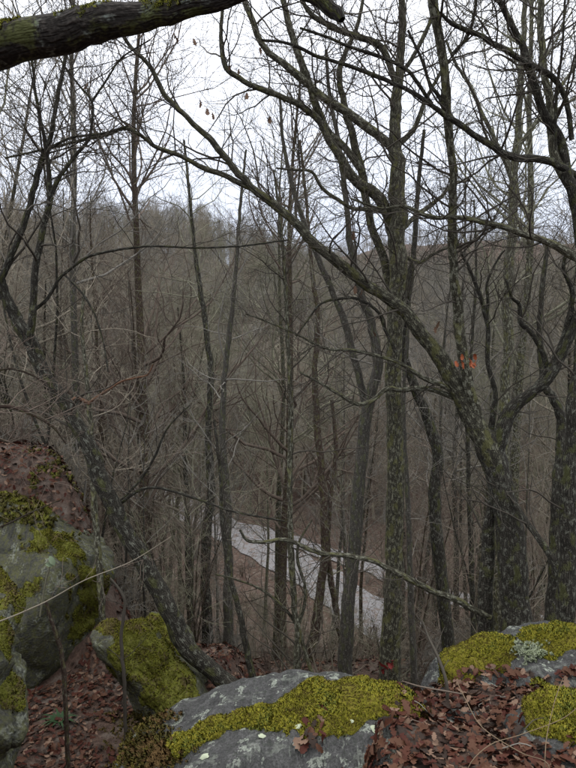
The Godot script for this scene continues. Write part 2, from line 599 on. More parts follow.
# ------------------------------------------------------------------ traced trees
func unpack(flat: Array, d0: float, d1: float, k := 1.0) -> Array:
	var pts := []
	var rad := []
	var n := flat.size() / 3
	for i in n:
		var d := lerpf(d0, d1, float(i) / maxi(n - 1, 1))
		pts.append(px(flat[i * 3], flat[i * 3 + 1], d))
		rad.append(flat[i * 3 + 2] * d / F * k)
	return [pts, rad]

var near_o := {"wig": 0.32, "up": 0.05, "kids": [3, 4, 5], "rmin": 0.0018}

func traced(t: Dictionary) -> Node3D:
	var raw := unpack(t.trunk, t.d, t.get("d_top", t.d), t.get("k", 0.70))
	var pts: Array = raw[0]
	var rad: Array = raw[1]
	var p0: Vector3 = pts[0]
	var lean: Vector3 = (p0 - pts[1]).normalized()
	if not t.get("hung", false):
		var foot: Vector3 = p0 + Vector3(lean.x, 0, lean.z) * 0.2
		var g := drop(foot.x, foot.z)[0] as Vector3
		if p0.y - g.y > 2.2 or p0.y - g.y < -1.2:
			print("base of ", t.label, " is ", p0.y - g.y, " above ground")
		if p0.y > g.y + 0.15:
			if p0.y > g.y + 0.7:
				pts.push_front(Vector3(lerpf(foot.x, p0.x, 0.5), g.y + 0.32, lerpf(foot.z, p0.z, 0.5)))
				rad.push_front(rad[0] * 1.08)
			pts.push_front(Vector3(foot.x, g.y - 0.35, foot.z))
			rad.push_front(rad[0] * 1.45)
	var base: Vector3 = pts[0]
	var root := thing(t.get("called", "oak_tree"), base, t.label, t.get("category", "tree"), t.get("group", ""))
	var step := 0.07 if t.d < 12 else 0.14
	var sides := 14 if t.d < 12 else 10
	var c := curve(pts, rad, step)
	var m := MB.new()
	tube(m, c[0], c[1], sides, 0.17, 1.65)
	var trunk := part("trunk", shifted(m, base).mesh(t.mat), root)
	var o: Dictionary = near_o.duplicate()
	o.merge(t.get("o", {}), true)
	var tw := MB.new()
	dress(tw, c[0], c[1], t.get("n", 14), t.get("lvl", 2), t.get("from", 0.4), t.get("lo", 0.5), t.get("hi", 1.6) * 1.2, o)
	if tw.v.size():
		part("twigs", shifted(tw, base).mesh(t.twig), trunk).set_meta("kind", "stuff")
	for L in t.get("limbs", []):
		var lr := unpack(L.p, L.d0, L.d1, L.get("k", 0.62))
		var lc := curve(lr[0], lr[1], step)
		var lm := MB.new()
		tube(lm, lc[0], lc[1], 10 if t.d < 12 else 8, 0.17, 1.65)
		var limb := part(L.get("called", "limb"), shifted(lm, base).mesh(L.get("mat", t.mat)), root)
		if L.has("label"): limb.set_meta("label", L.label)
		var lt := MB.new()
		dress(lt, lc[0], lc[1], L.get("n", 16), L.get("lvl", 2), L.get("from", 0.15), L.get("lo", 0.4), L.get("hi", 1.4) * 1.2, o)
		if lt.v.size():
			part("twigs", shifted(lt, base).mesh(t.twig), limb).set_meta("kind", "stuff")
	return root

# ------------------------------------------------------------------ the wood behind
func wood_tree(sd: int, h: float, r: float, first: float, prim: int, lvl: int, o: Dictionary) -> Array:
	rng.seed = sd
	var m := MB.new()
	var pts := PackedVector3Array()
	var rad := PackedFloat32Array()
	var p := Vector3(0, -0.4, 0)
	var d := (Vector3.UP + Vector3(rng.randf_range(-0.10, 0.10), 0, rng.randf_range(-0.10, 0.10))).normalized()
	var n := 14
	for i in n + 1:
		pts.append(p)
		var t := float(i) / n
		rad.append(r * (1.35 if i == 0 else 1.0) * (1.0 - 0.85 * t))
		d = (d + rv() * 0.055 + Vector3.UP * 0.03).normalized()
		p += d * (h + 0.4) / n
	tube(m, pts, rad, 7, 0.0, 1.0)
	var b := MB.new()
	for k in prim:
		var t := lerpf(first, 0.98, pow(rng.randf(), 0.85))
		var i := mini(int(t * n), n - 1)
		var q := pts[i].lerp(pts[i + 1], t * n - i)
		var a := rng.randf() * TAU
		var lift := rng.randf_range(0.25, 1.3)
		var dir := Vector3(cos(a), lift, sin(a))
		grow(b, q, dir, h * rng.randf_range(0.12, 0.32) * (1.15 - 0.6 * t), maxf(rad[i] * rng.randf_range(0.3, 0.55), 0.012), lvl, o)
	return [m, b]

func sapling(sd: int, stems: int, h: float, o: Dictionary) -> Array:
	rng.seed = sd
	var m := MB.new()
	var b := MB.new()
	for k in stems:
		var pts := PackedVector3Array()
		var rad := PackedFloat32Array()
		var p := Vector3(rng.randf_range(-0.15, 0.15), -0.25, rng.randf_range(-0.15, 0.15))
		var a := rng.randf() * TAU
		var d := Vector3(cos(a) * 0.25, 1, sin(a) * 0.25).normalized()
		var hh := h * rng.randf_range(0.65, 1.1)
		for i in 9:
			pts.append(p)
			rad.append(lerpf(0.032, 0.006, i / 8.0))
			d = (d + rv() * 0.14 + Vector3.UP * 0.04).normalized()
			p += d * hh / 8
		tube(m, pts, rad, 5)
		for j in 13:
			var i := rng.randi_range(2, 7)
			var side := (pts[i + 1] - pts[i]).normalized()
			grow(b, pts[i], side.rotated(side.cross(rv()).normalized(), rng.randf_range(0.5, 1.1)), hh * rng.randf_range(0.12, 0.38), 0.010, 2, o)
	return [m, b]

func standing(proto: Node3D, first: bool, called: String, x: float, z: float, ang: float, sc: float, label: String) -> void:
	var o: Node3D = proto if first else proto.duplicate()
	o.name = numbered(called)
	if not first: add_child(o)
	o.position = Vector3(x, land(x, z), z)
	o.rotation.y = ang
	o.scale = Vector3.ONE * sc
	o.set_meta("label", label)

func _ready() -> void:
	# ---------- camera, sky, sun, exposure
	var cam := Camera3D.new()
	cam.name = "camera"
	add_child(cam)
	cam.transform = Transform3D(turn, eye)
	cam.fov = rad_to_deg(2.0 * atan(384.0 / F))
	cam.near = 0.05
	cam.far = 3000.0
	cam.current = true
	var env := Environment.new()
	env.background_mode = Environment.BG_SKY
	env.tonemap_mode = Environment.TONE_MAPPER_LINEAR
	env.tonemap_exposure = 1.78
	var skym := ProceduralSkyMaterial.new()
	skym.sky_top_color = lin(0.93, 0.93, 0.95)
	skym.sky_horizon_color = lin(0.235, 0.275, 0.36)
	skym.sky_curve = 0.5
	skym.ground_bottom_color = Color(0.25, 0.24, 0.23)
	skym.ground_horizon_color = Color(0.6, 0.62, 0.66)
	skym.sky_energy_multiplier = 1.2
	env.sky = Sky.new()
	env.sky.sky_material = skym
	env.fog_enabled = true
	env.fog_density = 0.0003
	env.fog_light_color = Color(0.86, 0.88, 0.93)
	env.ssao_enabled = true
	env.ssil_enabled = true
	env.sdfgi_enabled = true
	var we := WorldEnvironment.new()
	we.name = "environment"
	we.environment = env
	add_child(we)
	var sun := DirectionalLight3D.new()
	sun.name = "overcast_sun"
	add_child(sun)
	sun.rotation_degrees = Vector3(-58, -150, 0)
	sun.light_energy = 0.2
	sun.light_angular_distance = 40.0
	sun.light_color = Color(1.0, 0.98, 0.95)
	sun.sky_mode = DirectionalLight3D.SKY_MODE_LIGHT_ONLY
	sun.shadow_enabled = true

	rng.seed = 7
	bump.seed = 3
	bump.frequency = 0.02
	bump.fractal_octaves = 3
	fine.seed = 9
	fine.frequency = 0.06
	materials()
	# ---------- the valley road: where the sight lines meet the valley floor
	for q in [[-60, 447], [10, 456], [60, 463], [110, 478], [170, 503], [240, 537], [310, 574], [370, 614], [430, 652], [520, 700]]:
		road_a.append(on_floor(q[0], q[1]))
	for q in [[225, 526], [262, 532], [300, 545], [345, 560], [400, 580], [470, 604], [560, 630]]:
		road_b.append(on_floor(q[0], q[1]))
	build_ground()
	build_road(road_a, 2.2, 0.0, "gravel_road", "pale grey gravel road winding along the valley floor")
	build_road(road_b, 1.2, 0.005, "gravel_track", "narrow gravel track forking off the road behind a leafy strip")
	build_boulders()
	build_trees()
	build_wood()
	build_litter()
	build_small()

func on_floor(x: float, y: float) -> Vector3:
	var dir := px(x, y, 1.0) - eye
	return eye + dir * ((-20.16 - eye.y) / dir.y)

func build_ground() -> void:
	var xs := PackedFloat32Array()
	var zs := PackedFloat32Array()
	var nx := 240
	for i in nx + 1:
		var t := i * 2.0 / nx - 1.0
		xs.append(700.0 * sinh(5.6 * t) / sinh(5.6))
	var z := 25.0
	while z > -900.0:
		zs.append(z)
		var d := -z
		z -= 1.5 if d < -6 else (0.22 if d < 14 else (0.6 if d < 90 else (2.5 if d < 240 else 8.0)))
	var m := MB.new()
	for zz in zs:
		for x in xs:
			m.v.append(Vector3(x, land(x, zz), zz))
			var k := bump.get_noise_2d(x * 3 + 50, zz * 3)
			var q := bump.get_noise_2d(x * 14, zz * 14 + 70)
			var tone := 1.0 + 0.12 * k + 0.28 * q
			m.c.append(Color(tone, tone, tone))
	var w := xs.size()
	for j in zs.size() - 1:
		for i in w - 1:
			var a := j * w + i
			m.idx.append_array([a, a + w, a + 1, a + 1, a + w, a + w + 1])
	var o := part("ground", m.smoothed(M.litter), self)
	tag(o, "leaf covered hillside falling into a valley and rising beyond", "", "", "structure")

func build_road(line: PackedVector3Array, half: float, lift: float, called: String, label: String) -> void:
	var raw := []
	var rr := []
	for p in line:
		raw.append(p)
		rr.append(0.0)
	var c := curve(raw, rr, 1.2)
	var pts: PackedVector3Array = c[0]
	var m := MB.new()
	var cols := 6
	for i in pts.size():
		var t := (pts[mini(i + 1, pts.size() - 1)] - pts[maxi(i - 1, 0)]).normalized()
		var s := t.cross(Vector3.UP).normalized()
		for k in cols + 1:
			var u := k * 2.0 / cols - 1.0
			var w := half + 0.7 * bump.get_noise_2d(i * 22.0, 40.0 * signf(u))
			m.v.append(pts[i] + s * (u * w) + Vector3.UP * (0.10 + lift + 0.05 * (1.0 - u * u)))
	for i in pts.size() - 1:
		for k in cols:
			var a := i * (cols + 1) + k
			m.idx.append_array([a, a + 1, a + cols + 1, a + 1, a + cols + 2, a + cols + 1])
	var o := part(called, m.smoothed(M.gravel), self)
	tag(o, label, "", "", "structure")

func build_boulders() -> void:
	var yellow := [plain(lin(0.10, 0.075, 0.022), 1.0), M.moss_tuft[1], M.moss_tuft[0], M.moss_tuft[2], plain(lin(0.13, 0.15, 0.030), 1.0)]
	boulder({"label": "rounded grey boulder at the ledge with a yellow moss cap and white lichen", "at": Vector3(0.12, -1.93, -4.1), "r": Vector3(1.55, 0.66, 0.9), "rot": Vector3(6, -6, 9), "e": 0.86, "amp": 0.09, "cuts": 6, "cut": 0.88, "sd": 3.0, "nu": 300, "mat": M.rock,
		"moss": [[330, 700, 0.30], [380, 695, 0.30], [420, 695, 0.26], [350, 706, 0.2], [405, 706, 0.22], [300, 705, 0.2], [280, 714, 0.14], [215, 727, 0.12], [197, 736, 0.12], [240, 718, 0.11], [260, 714, 0.13], [435, 700, 0.2], [365, 690, 0.25], [310, 695, 0.2], [180, 744, 0.1]], "moss_mat": M.moss, "tuft_mats": yellow, "tufts": 15000})
	boulder({"label": "low grey boulder with moss and a pale frilly lichen cushion on top", "at": Vector3(2.25, -1.88, -5.3), "r": Vector3(1.1, 0.42, 0.6), "rot": Vector3(4, 8, 8), "e": 0.8, "amp": 0.09, "sd": 11.0, "nu": 240, "mat": M.rock,
		"moss": [[470, 658, 0.22], [500, 650, 0.24], [545, 638, 0.26], [570, 637, 0.28], [450, 672, 0.12], [540, 685, 0.1]], "moss_mat": M.moss, "tuft_mats": yellow, "tufts": 9000})
	boulder({"label": "half buried grey boulder with moss beside the dry stems on the ledge", "at": Vector3(2.02, -1.33, -3.5), "r": Vector3(0.78, 0.46, 0.62), "rot": Vector3(-6, 20, -6), "e": 0.85, "amp": 0.07, "sd": 19.0, "nu": 200, "mat": M.rock,
		"moss": [[560, 705, 0.22], [573, 715, 0.22], [550, 722, 0.14], [570, 735, 0.08]], "moss_mat": M.moss, "tuft_mats": yellow, "tufts": 6000})
	var dark := [M.dark_tuft, M.moss_tuft[1], plain(lin(0.12, 0.095, 0.040), 1.0)]
	boulder({"label": "steep cracked rock face with dark moss at the gully mouth", "at": px(-70, 690, 6.2), "r": Vector3(0.95, 1.5, 1.1), "rot": Vector3(6, 14, 12), "e": 0.78, "amp": 0.2, "cut": 0.6, "cracks": 0.5, "layers": 0.35, "dip": 1.4, "sd": 27.0, "nu": 220, "mat": M.old_rock,
		"moss": [[8, 585, 0.30], [20, 600, 0.3], [30, 640, 0.22], [35, 675, 0.22], [6, 640, 0.2], [12, 690, 0.2]], "moss_mat": M.dark_moss, "tuft_mats": dark, "tufts": 6000, "moss_label": "dark green moss over the cracked face"})
	boulder({"label": "huge dark sloping rock behind the gully with mossy streaks", "at": px(-45, 628, 11.2), "r": Vector3(3.1, 2.6, 2.0), "rot": Vector3(-8, 10, -24), "e": 0.74, "amp": 0.22, "cut": 0.66, "cracks": 0.3, "layers": 0.12, "dip": 0.9, "f": 0.6, "sd": 35.0, "nu": 260, "mat": M.old_rock,
		"rag": 1.0, "moss": [[10, 490, 0.5], [40, 505, 0.4], [70, 550, 0.3], [90, 590, 0.4], [80, 625, 0.3], [40, 540, 0.2], [30, 590, 0.2]], "moss_mat": M.dark_moss, "tuft_mats": dark, "tufts": 22000, "thick": 0.014, "tuft": 0.024, "moss_label": "dull green moss streaks"})
	boulder({"label": "leaning moss covered slab beside the leafy gully floor", "at": px(162, 686, 8.7), "r": Vector3(0.40, 1.65, 0.6), "rot": Vector3(-6, 12, 34), "e": 0.88, "amp": 0.13, "cut": 0.66, "layers": 0.2, "sd": 43.0, "nu": 200, "mat": M.old_rock,
		"moss": [[135, 625, 0.5], [150, 660, 0.5], [175, 690, 0.5], [195, 720, 0.5], [140, 650, 0.5], [160, 690, 0.4]], "moss_mat": M.dark_moss, "tuft_mats": dark, "tufts": 16000, "tuft": 0.022, "moss_label": "olive moss coat on the slab"})
	boulder({"label": "mossy grey rock wedged behind the leaning slab", "at": px(172, 668, 9.9), "r": Vector3(0.45, 1.1, 0.6), "rot": Vector3(0, 30, 30), "e": 0.72, "amp": 0.15, "cut": 0.66, "sd": 51.0, "nu": 140, "mat": M.old_rock,
		"moss": [[150, 622, 0.35], [165, 632, 0.35], [180, 650, 0.2]], "moss_mat": M.dark_moss, "tuft_mats": dark, "tufts": 3000, "tuft": 0.025, "moss_label": "dull moss"})

func build_trees() -> void:
	traced({"label": "leaning dark tree crossing the gully with pale flakes on its bark", "d": 9.0, "d_top": 7.4, "mat": M.oak, "twig": M.twig, "n": 26, "from": 0.5, "hi": 1.7,
		"trunk": [243, 706, 13, 215, 676, 12.5, 185, 640, 13, 160, 596, 12, 135, 550, 12, 112, 502, 11.5, 92, 457, 11, 70, 416, 11, 48, 376, 10, 28, 341, 9.5, 12, 310, 8, 3, 288, 6, 4, 272, 4.5, 18, 240, 4.5, 30, 205, 4.3, 40, 165, 4, 50, 140, 3.5, 57, 100, 3, 66, 55, 2.5, 70, 15, 2],
		"limbs": [
			{"p": [30, 344, 6, 33, 315, 6, 35, 272, 5.5, 44, 225, 5, 50, 195, 4.5, 48, 165, 3.5, 45, 140, 3, 40, 118, 2.5, 35, 90, 2.2, 31, 50, 2], "d0": 8.0, "d1": 7.0, "n": 22},
			{"p": [50, 196, 3.2, 60, 176, 3, 74, 157, 2.8, 88, 140, 2.5, 92, 122, 2.2, 92, 102, 2, 78, 84, 1.6, 66, 68, 1.2], "d0": 7.5, "d1": 7.2, "n": 12},
			{"p": [92, 102, 1.8, 104, 84, 1.6, 122, 58, 1.4, 150, 40, 1], "d0": 7.2, "d1": 7.0, "n": 7},
			{"p": [34, 310, 3.2, 48, 298, 2.8, 60, 278, 2.5, 84, 259, 2.2, 106, 252, 2.0, 150, 246, 1.8, 195, 248, 1.6, 240, 246, 1.4, 288, 240, 1.1], "d0": 8.0, "d1": 7.0, "n": 16},
			{"p": [46, 150, 2.2, 70, 138, 2, 100, 134, 1.8, 128, 126, 1.6], "d0": 7.5, "d1": 7.6, "n": 6},
			{"p": [66, 276, 1.8, 84, 296, 1.8, 96, 318, 1.6, 104, 345, 1.4, 108, 372, 1.1], "d0": 8.0, "d1": 7.6, "n": 9},
			{"p": [118, 506, 3.2, 130, 496, 2.8, 145, 488, 2.5, 165, 489, 2.2, 200, 500, 2, 236, 512, 1.9, 285, 521, 1.5], "d0": 8.7, "d1": 8.0, "n": 18, "hi": 0.9},
			{"p": [118, 504, 2.6, 140, 480, 2.3, 152, 462, 2.0, 162, 440, 1.8, 170, 425, 1.4, 190, 405, 1], "d0": 8.7, "d1": 8.4, "n": 10, "hi": 0.9}]})
	traced({"k": 0.80, "label": "big dark oak forking low behind the right hand mossy boulder", "d": 9.0, "d_top": 9.0, "mat": M.oak, "twig": M.twig, "n": 4, "from": 0.5, "hi": 0.9,
		"trunk": [521, 645, 19, 516, 592, 17.5, 509, 532, 16.5, 501, 482, 16, 492, 455, 17, 483, 438, 13],
		"limbs": [
			{"p": [494, 462, 18, 470, 416, 16, 455, 386, 14, 435, 351, 13, 410, 318, 11, 385, 297, 10, 350, 272, 9.5, 325, 254, 8.2, 300, 228, 7.2, 275, 205, 6.6, 255, 190, 6, 235, 169, 5.2, 215, 145, 5, 190, 120, 4.5, 165, 95, 4, 150, 66, 3.5, 130, 46, 3, 118, 26, 2.4], "d0": 9.0, "d1": 7.6, "n": 36, "from": 0.3, "hi": 1.5, "mat": M.flecked},
			{"p": [250, 188, 4.2, 225, 176, 4, 200, 166, 4, 180, 156, 3.6, 156, 147, 3.4, 141, 136, 3, 126, 128, 3, 106, 135, 2.5, 82, 140, 2.2, 50, 148, 1.8, 5, 158, 1.4], "d0": 8.2, "d1": 7.6, "n": 22, "mat": M.flecked},
			{"p": [480, 425, 10, 470, 395, 9.5, 463, 355, 9.2, 458, 312, 8.4, 455, 280, 7.8, 452, 240, 7.4, 453, 200, 7.2, 452, 160, 6.8, 448, 120, 6.8, 444, 80, 6.8, 440, 42, 7, 433, 0, 7.4, 424, -40, 7.5, 415, -90, 7], "d0": 9.0, "d1": 6.2, "n": 26, "mat": M.lichened, "from": 0.3},
			{"p": [446, 118, 3.4, 440, 98, 3, 430, 84, 2.6, 422, 60, 2.2, 408, 30, 1.8], "d0": 7.2, "d1": 7.0, "n": 10},
			{"p": [452, 55, 3, 468, 35, 2.8, 475, 10, 2.4, 478, -20, 2], "d0": 6.9, "d1": 6.6, "n": 6},
			{"p": [494, 454, 14, 510, 415, 11, 530, 395, 8.6, 548, 378, 8, 565, 350, 7.4, 578, 318, 7, 592, 284, 6.5, 600, 240, 6], "d0": 9.0, "d1": 8.4, "n": 18},
			{"p": [534, 392, 6.5, 552, 366, 6.2, 564, 338, 6, 571, 310, 4.5, 572, 290, 3.6, 564, 270, 3, 566, 250, 2.2], "d0": 8.9, "d1": 8.4, "n": 14},
			{"p": [548, 374, 5, 542, 350, 4.6, 530, 332, 4.3, 521, 322, 4, 519, 304, 3.2, 512, 298, 2.4, 506, 280, 1.8], "d0": 8.9, "d1": 8.6, "n": 12},
			{"p": [490, 440, 5, 494, 410, 4.5, 495, 392, 4, 488, 362, 4, 487, 325, 3.6, 480, 296, 3.2, 470, 270, 2.8, 458, 244, 2.4, 452, 225, 1.8], "d0": 9.2, "d1": 9.0, "n": 14},
			{"p": [487, 322, 2.8, 488, 300, 2.6, 487, 284, 2.2, 496, 262, 1.8, 505, 250, 1.3], "d0": 9.1, "d1": 9.0, "n": 8},
			{"p": [470, 408, 5, 455, 394, 4.6, 440, 384, 4.2, 424, 378, 3.6, 405, 366, 3.2, 385, 358, 2.8, 355, 351, 2.6, 325, 348, 2.2, 300, 336, 1.8, 268, 322, 1.5, 246, 314, 1.2], "d0": 9.0, "d1": 8.0, "n": 26, "mat": M.lichened, "hi": 1.1},
			{"p": [466, 404, 5, 448, 395, 4.6, 425, 388, 4.4, 402, 390, 4, 388, 388, 3.6, 372, 400, 3.4, 356, 404, 3.2, 342, 396, 2.8, 325, 386, 2.3, 300, 372, 1.7], "d0": 9.0, "d1": 8.5, "n": 20, "mat": M.lichened, "hi": 1.0},
			{"p": [396, 352, 3.2, 385, 328, 3, 378, 312, 2.8, 365, 302, 2.6, 348, 298, 2.4, 322, 303, 2, 308, 320, 1.6, 296, 336, 1.2], "d0": 8.6, "d1": 8.2, "n": 14, "hi": 0.9},
			{"p": [487, 660, 13, 486, 600, 12, 488, 545, 10, 492, 508, 7.5, 498, 484, 6], "d0": 9.4, "d1": 9.2, "n": 3, "called": "second_stem"},
			{"p": [490, 617, 5.5, 468, 606, 5, 450, 598, 5, 430, 590, 5, 400, 575, 4.6, 375, 562, 4.2, 350, 556, 4, 320, 553, 3.6, 300, 545, 3.4, 285, 540, 3.2, 262, 542, 3, 247, 540, 2.5, 240, 530, 2], "d0": 9.3, "d1": 8.2, "n": 14, "hi": 0.9, "called": "dead_bough", "label": "low dead bough crusted with lichen", "mat": M.lichened}]})
	traced({"k": 0.66, "label": "dark tree at the frame edge sending long limbs over the oak", "d": 8.2, "d_top": 7.4, "mat": M.oak, "twig": M.twig, "n": 8, "from": 0.4,
		"trunk": [566, 650, 13, 567, 560, 12.5, 570, 480, 12, 576, 400, 11, 584, 330, 10.5, 586, 262, 10, 580, 215, 10, 566, 172, 9],
		"limbs": [
			{"p": [570, 182, 8.5, 560, 142, 7.6, 550, 122, 7, 540, 100, 6.2, 531, 75, 6, 524, 52, 5.6, 514, 28, 5, 500, 2, 4.2, 484, -22, 3.6], "d0": 7.5, "d1": 6.8, "n": 20},
			{"p": [566, 178, 8, 556, 160, 7.6, 552, 132, 7, 549, 100, 6, 545, 70, 5.6, 541, 32, 5.2, 540, -5, 5, 536, -50, 4.5], "d0": 7.5, "d1": 7.2, "n": 18, "mat": M.lichened},
			{"p": [572, 140, 4.5, 568, 108, 4.3, 560, 86, 4.3, 542, 70, 4.4, 520, 58, 4.6, 496, 45, 4.6, 470, 31, 4, 452, 24, 3.2, 440, 12, 2.2], "d0": 7.3, "d1": 6.6, "n": 16},
			{"p": [588, 262, 7.2, 562, 249, 6.4, 536, 238, 5.6, 510, 230, 5, 485, 222, 4.5, 460, 217, 4, 440, 218, 3.6, 422, 214, 3.2, 404, 206, 2.6, 380, 208, 2, 350, 198, 1.5], "d0": 7.6, "d1": 7.4, "n": 24, "mat": M.lichened},
			{"p": [582, 178, 6.4, 545, 161, 6, 512, 156, 5.6, 490, 145, 5, 460, 125, 4.5, 430, 104, 4, 400, 86, 3.5, 350, 66, 3, 320, 57, 2.8, 290, 44, 2.4, 262, 40, 1.8], "d0": 7.5, "d1": 6.2, "n": 24},
			{"p": [432, 104, 3.2, 418, 84, 3, 404, 68, 3, 375, 55, 2.8, 350, 47, 2.4, 330, 38, 2.2, 300, 28, 1.8], "d0": 7.0, "d1": 6.2, "n": 16},
			{"p": [556, 150, 2.4, 556, 100, 2.2, 562, 50, 2, 565, 0, 1.6], "d0": 7.2, "d1": 6.8, "n": 6},
			{"p": [566, 578, 7, 548, 552, 6, 531, 528, 5, 519, 510, 4.4, 512, 500, 3.4], "d0": 8.2, "d1": 8.9, "n": 3}]})
	traced({"label": "pale lichened tree rising straight behind the forked oak", "d": 14.0, "d_top": 13.0, "mat": M.lichened, "twig": M.twig_lichened, "n": 22, "from": 0.55, "hi": 2.0,
		"trunk": [499, 650, 9, 500, 560, 8.6, 502, 470, 8, 505, 385, 7.4, 508, 340, 7, 508, 300, 7, 510, 260, 6.6, 512, 220, 6.3, 513, 188, 6.3, 515, 160, 5.6, 518, 130, 4.8, 520, 90, 4.2, 523, 50, 4, 525, 0, 3.6, 527, -40, 3],
		"limbs": [{"p": [513, 180, 4.5, 501, 152, 3.8, 485, 120, 3.4, 470, 86, 3, 455, 62, 2.4, 446, 40, 1.6], "d0": 13.3, "d1": 12.6, "n": 12},
			{"p": [516, 150, 3.6, 530, 130, 3.4, 545, 112, 3, 560, 88, 2.6, 580, 60, 2], "d0": 13.3, "d1": 13.0, "n": 10}]})
	traced({"k": 0.68, "label": "tall lichened oak with thick upswept limbs in front of the sky", "d": 11.0, "d_top": 10.0, "mat": M.flecked, "twig": M.twig, "n": 26, "from": 0.55, "hi": 1.8,
		"trunk": [389, 672, 15, 392, 600, 14, 395, 540, 13, 396, 480, 12.5, 395, 420, 12, 394, 375, 12, 396, 330, 13, 398, 292, 13.6, 398, 258, 13.4, 398, 228, 12, 398, 200, 11, 396, 160, 10, 394, 132, 9, 397, 100, 7.6, 400, 70, 6.4, 402, 30, 5.6, 402, 0, 5, 402, -40, 4],
		"limbs": [
			{"p": [399, 268, 10, 393, 232, 9.4, 384, 206, 9, 372, 190, 8.8, 356, 180, 8.2, 345, 165, 7.6, 330, 140, 6.2, 315, 116, 5.6, 300, 106, 5, 284, 98, 4.6, 260, 89, 4.5, 243, 80, 4.2, 226, 66, 4, 221, 36, 3.2, 223, 4, 2.6], "d0": 10.8, "d1": 9.2, "n": 26, "mat": M.flecked},
			{"p": [394, 152, 8, 382, 138, 7.6, 365, 125, 7.2, 343, 110, 6.8, 320, 94, 6.2, 300, 77, 6, 284, 64, 5.4, 264, 46, 5, 253, 22, 5, 244, -5, 4.6, 236, -40, 4], "d0": 10.4, "d1": 9.2, "n": 22, "mat": M.lichened},
			{"p": [362, 172, 6, 345, 148, 6, 328, 132, 6.4, 317, 108, 6.4, 306, 74, 6, 294, 42, 5.6, 284, 2, 5, 276, -40, 4.4], "d0": 10.7, "d1": 9.6, "n": 16, "mat": M.lichened},
			{"p": [396, 310, 7.4, 385, 262, 7, 371, 222, 6.8, 362, 172, 6.4, 354, 140, 6, 345, 110, 5, 339, 76, 4.5, 343, 58, 4, 356, 30, 3.2, 363, 0, 2.6], "d0": 11.0, "d1": 10.4, "n": 22},
			{"p": [398, 145, 5, 414, 128, 4.2, 424, 104, 3.6, 434, 84, 3, 448, 60, 2.2], "d0": 10.4, "d1": 10.2, "n": 10},
			{"p": [403, 72, 4, 418, 48, 3.4, 430, 22, 3, 440, -10, 2.4], "d0": 10.2, "d1": 10.0, "n": 8},
			{"p": [397, 85, 5, 386, 55, 5, 374, 42, 5, 350, 34, 4.8, 330, 26, 4.4, 310, 12, 3.8, 296, -10, 3.2], "d0": 10.2, "d1": 9.4, "n": 18},
			{"p": [402, 230, 4.5, 418, 214, 4, 440, 198, 3.4, 452, 185, 2.6, 470, 180, 1.8], "d0": 10.6, "d1": 11.2, "n": 8},
			{"p": [404, 256, 3.4, 420, 262, 3, 432, 255, 2.8, 448, 248, 2, 470, 246, 1.4], "d0": 10.6, "d1": 10.2, "n": 6},
			{"p": [386, 212, 3.6, 372, 210, 3.4, 352, 208, 3.2, 338, 200, 3, 322, 188, 2.8, 312, 172, 2.4, 296, 170, 1.8, 276, 168, 1.2], "d0": 10.4, "d1": 9.6, "n": 14}]})
	traced({"label": "slightly bent brown trunk left of the tall lichened oak", "d": 13.0, "d_top": 12.4, "mat": M.grey_bark, "twig": M.twig_grey, "n": 20, "from": 0.5, "hi": 1.8,
		"trunk": [343, 680, 10.5, 348, 620, 10, 353, 560, 9.2, 358, 500, 9, 362, 450, 9, 367, 412, 8.6, 373, 386, 8, 378, 360, 7.2, 372, 325, 6.2, 360, 290, 5.4, 351, 250, 5, 346, 200, 4.2, 340, 150, 3.6, 330, 98, 3, 326, 50, 2.2],
		"limbs": [{"p": [367, 410, 6.5, 356, 368, 6, 342, 316, 5.6, 330, 286, 5, 318, 258, 4.5, 302, 216, 4, 291, 180, 3.2, 283, 140, 2.6, 280, 95, 2], "d0": 13.0, "d1": 12.2, "n": 22}]})
	traced({"label": "reddish lichened tree with crossing twin stems above the road", "d": 16.0, "d_top": 15.6, "mat": M.red_bark, "twig": M.twig_lichened, "n": 30, "from": 0.4, "hi": 2.0,
		"trunk": [308, 670, 7.5, 315, 625, 7, 322, 580, 6.4, 325, 535, 6, 322, 480, 5.2, 317, 420, 5, 315, 370, 4.2, 318, 320, 3.8, 312, 270, 3.2, 306, 200, 2.4, 300, 140, 1.6],
		"limbs": [{"p": [346, 652, 5.6, 338, 620, 5.2, 331, 580, 5, 327, 540, 4.8, 330, 500, 4, 336, 450, 3.4, 332, 400, 2.8], "d0": 16.2, "d1": 15.8, "n": 12, "called": "second_stem"}]})
	traced({"label": "slender speckled tree with a wishbone side stem near the ledge", "d": 9.6, "d_top": 9.0, "mat": M.lichened, "twig": M.twig, "n": 34, "from": 0.25, "hi": 1.2, "called": "young_tree",
		"trunk": [297, 694, 5.2, 298, 640, 5, 294, 600, 4.2, 291, 550, 4.5, 290, 500, 4, 290, 450, 3.7, 291, 400, 3.5, 288, 350, 3.2, 286, 300, 3, 284, 260, 2.6, 280, 220, 2.1, 274, 170, 1.5],
		"limbs": [{"p": [298, 626, 3, 304, 606, 3, 305, 586, 2.6, 298, 562, 2.6, 300, 540, 2, 312, 520, 1.4], "d0": 9.6, "d1": 9.3, "n": 7, "hi": 0.8},
			{"p": [297, 626, 2.8, 284, 608, 2.4, 262, 590, 2, 238, 580, 1.6, 215, 574, 1.2], "d0": 9.6, "d1": 9.2, "n": 9, "hi": 0.8},
			{"p": [300, 632, 3.2, 306, 655, 3.2, 314, 680, 3.4, 318, 700, 3.6], "d0": 9.6, "d1": 9.5, "n": 1, "hi": 0.5}]})
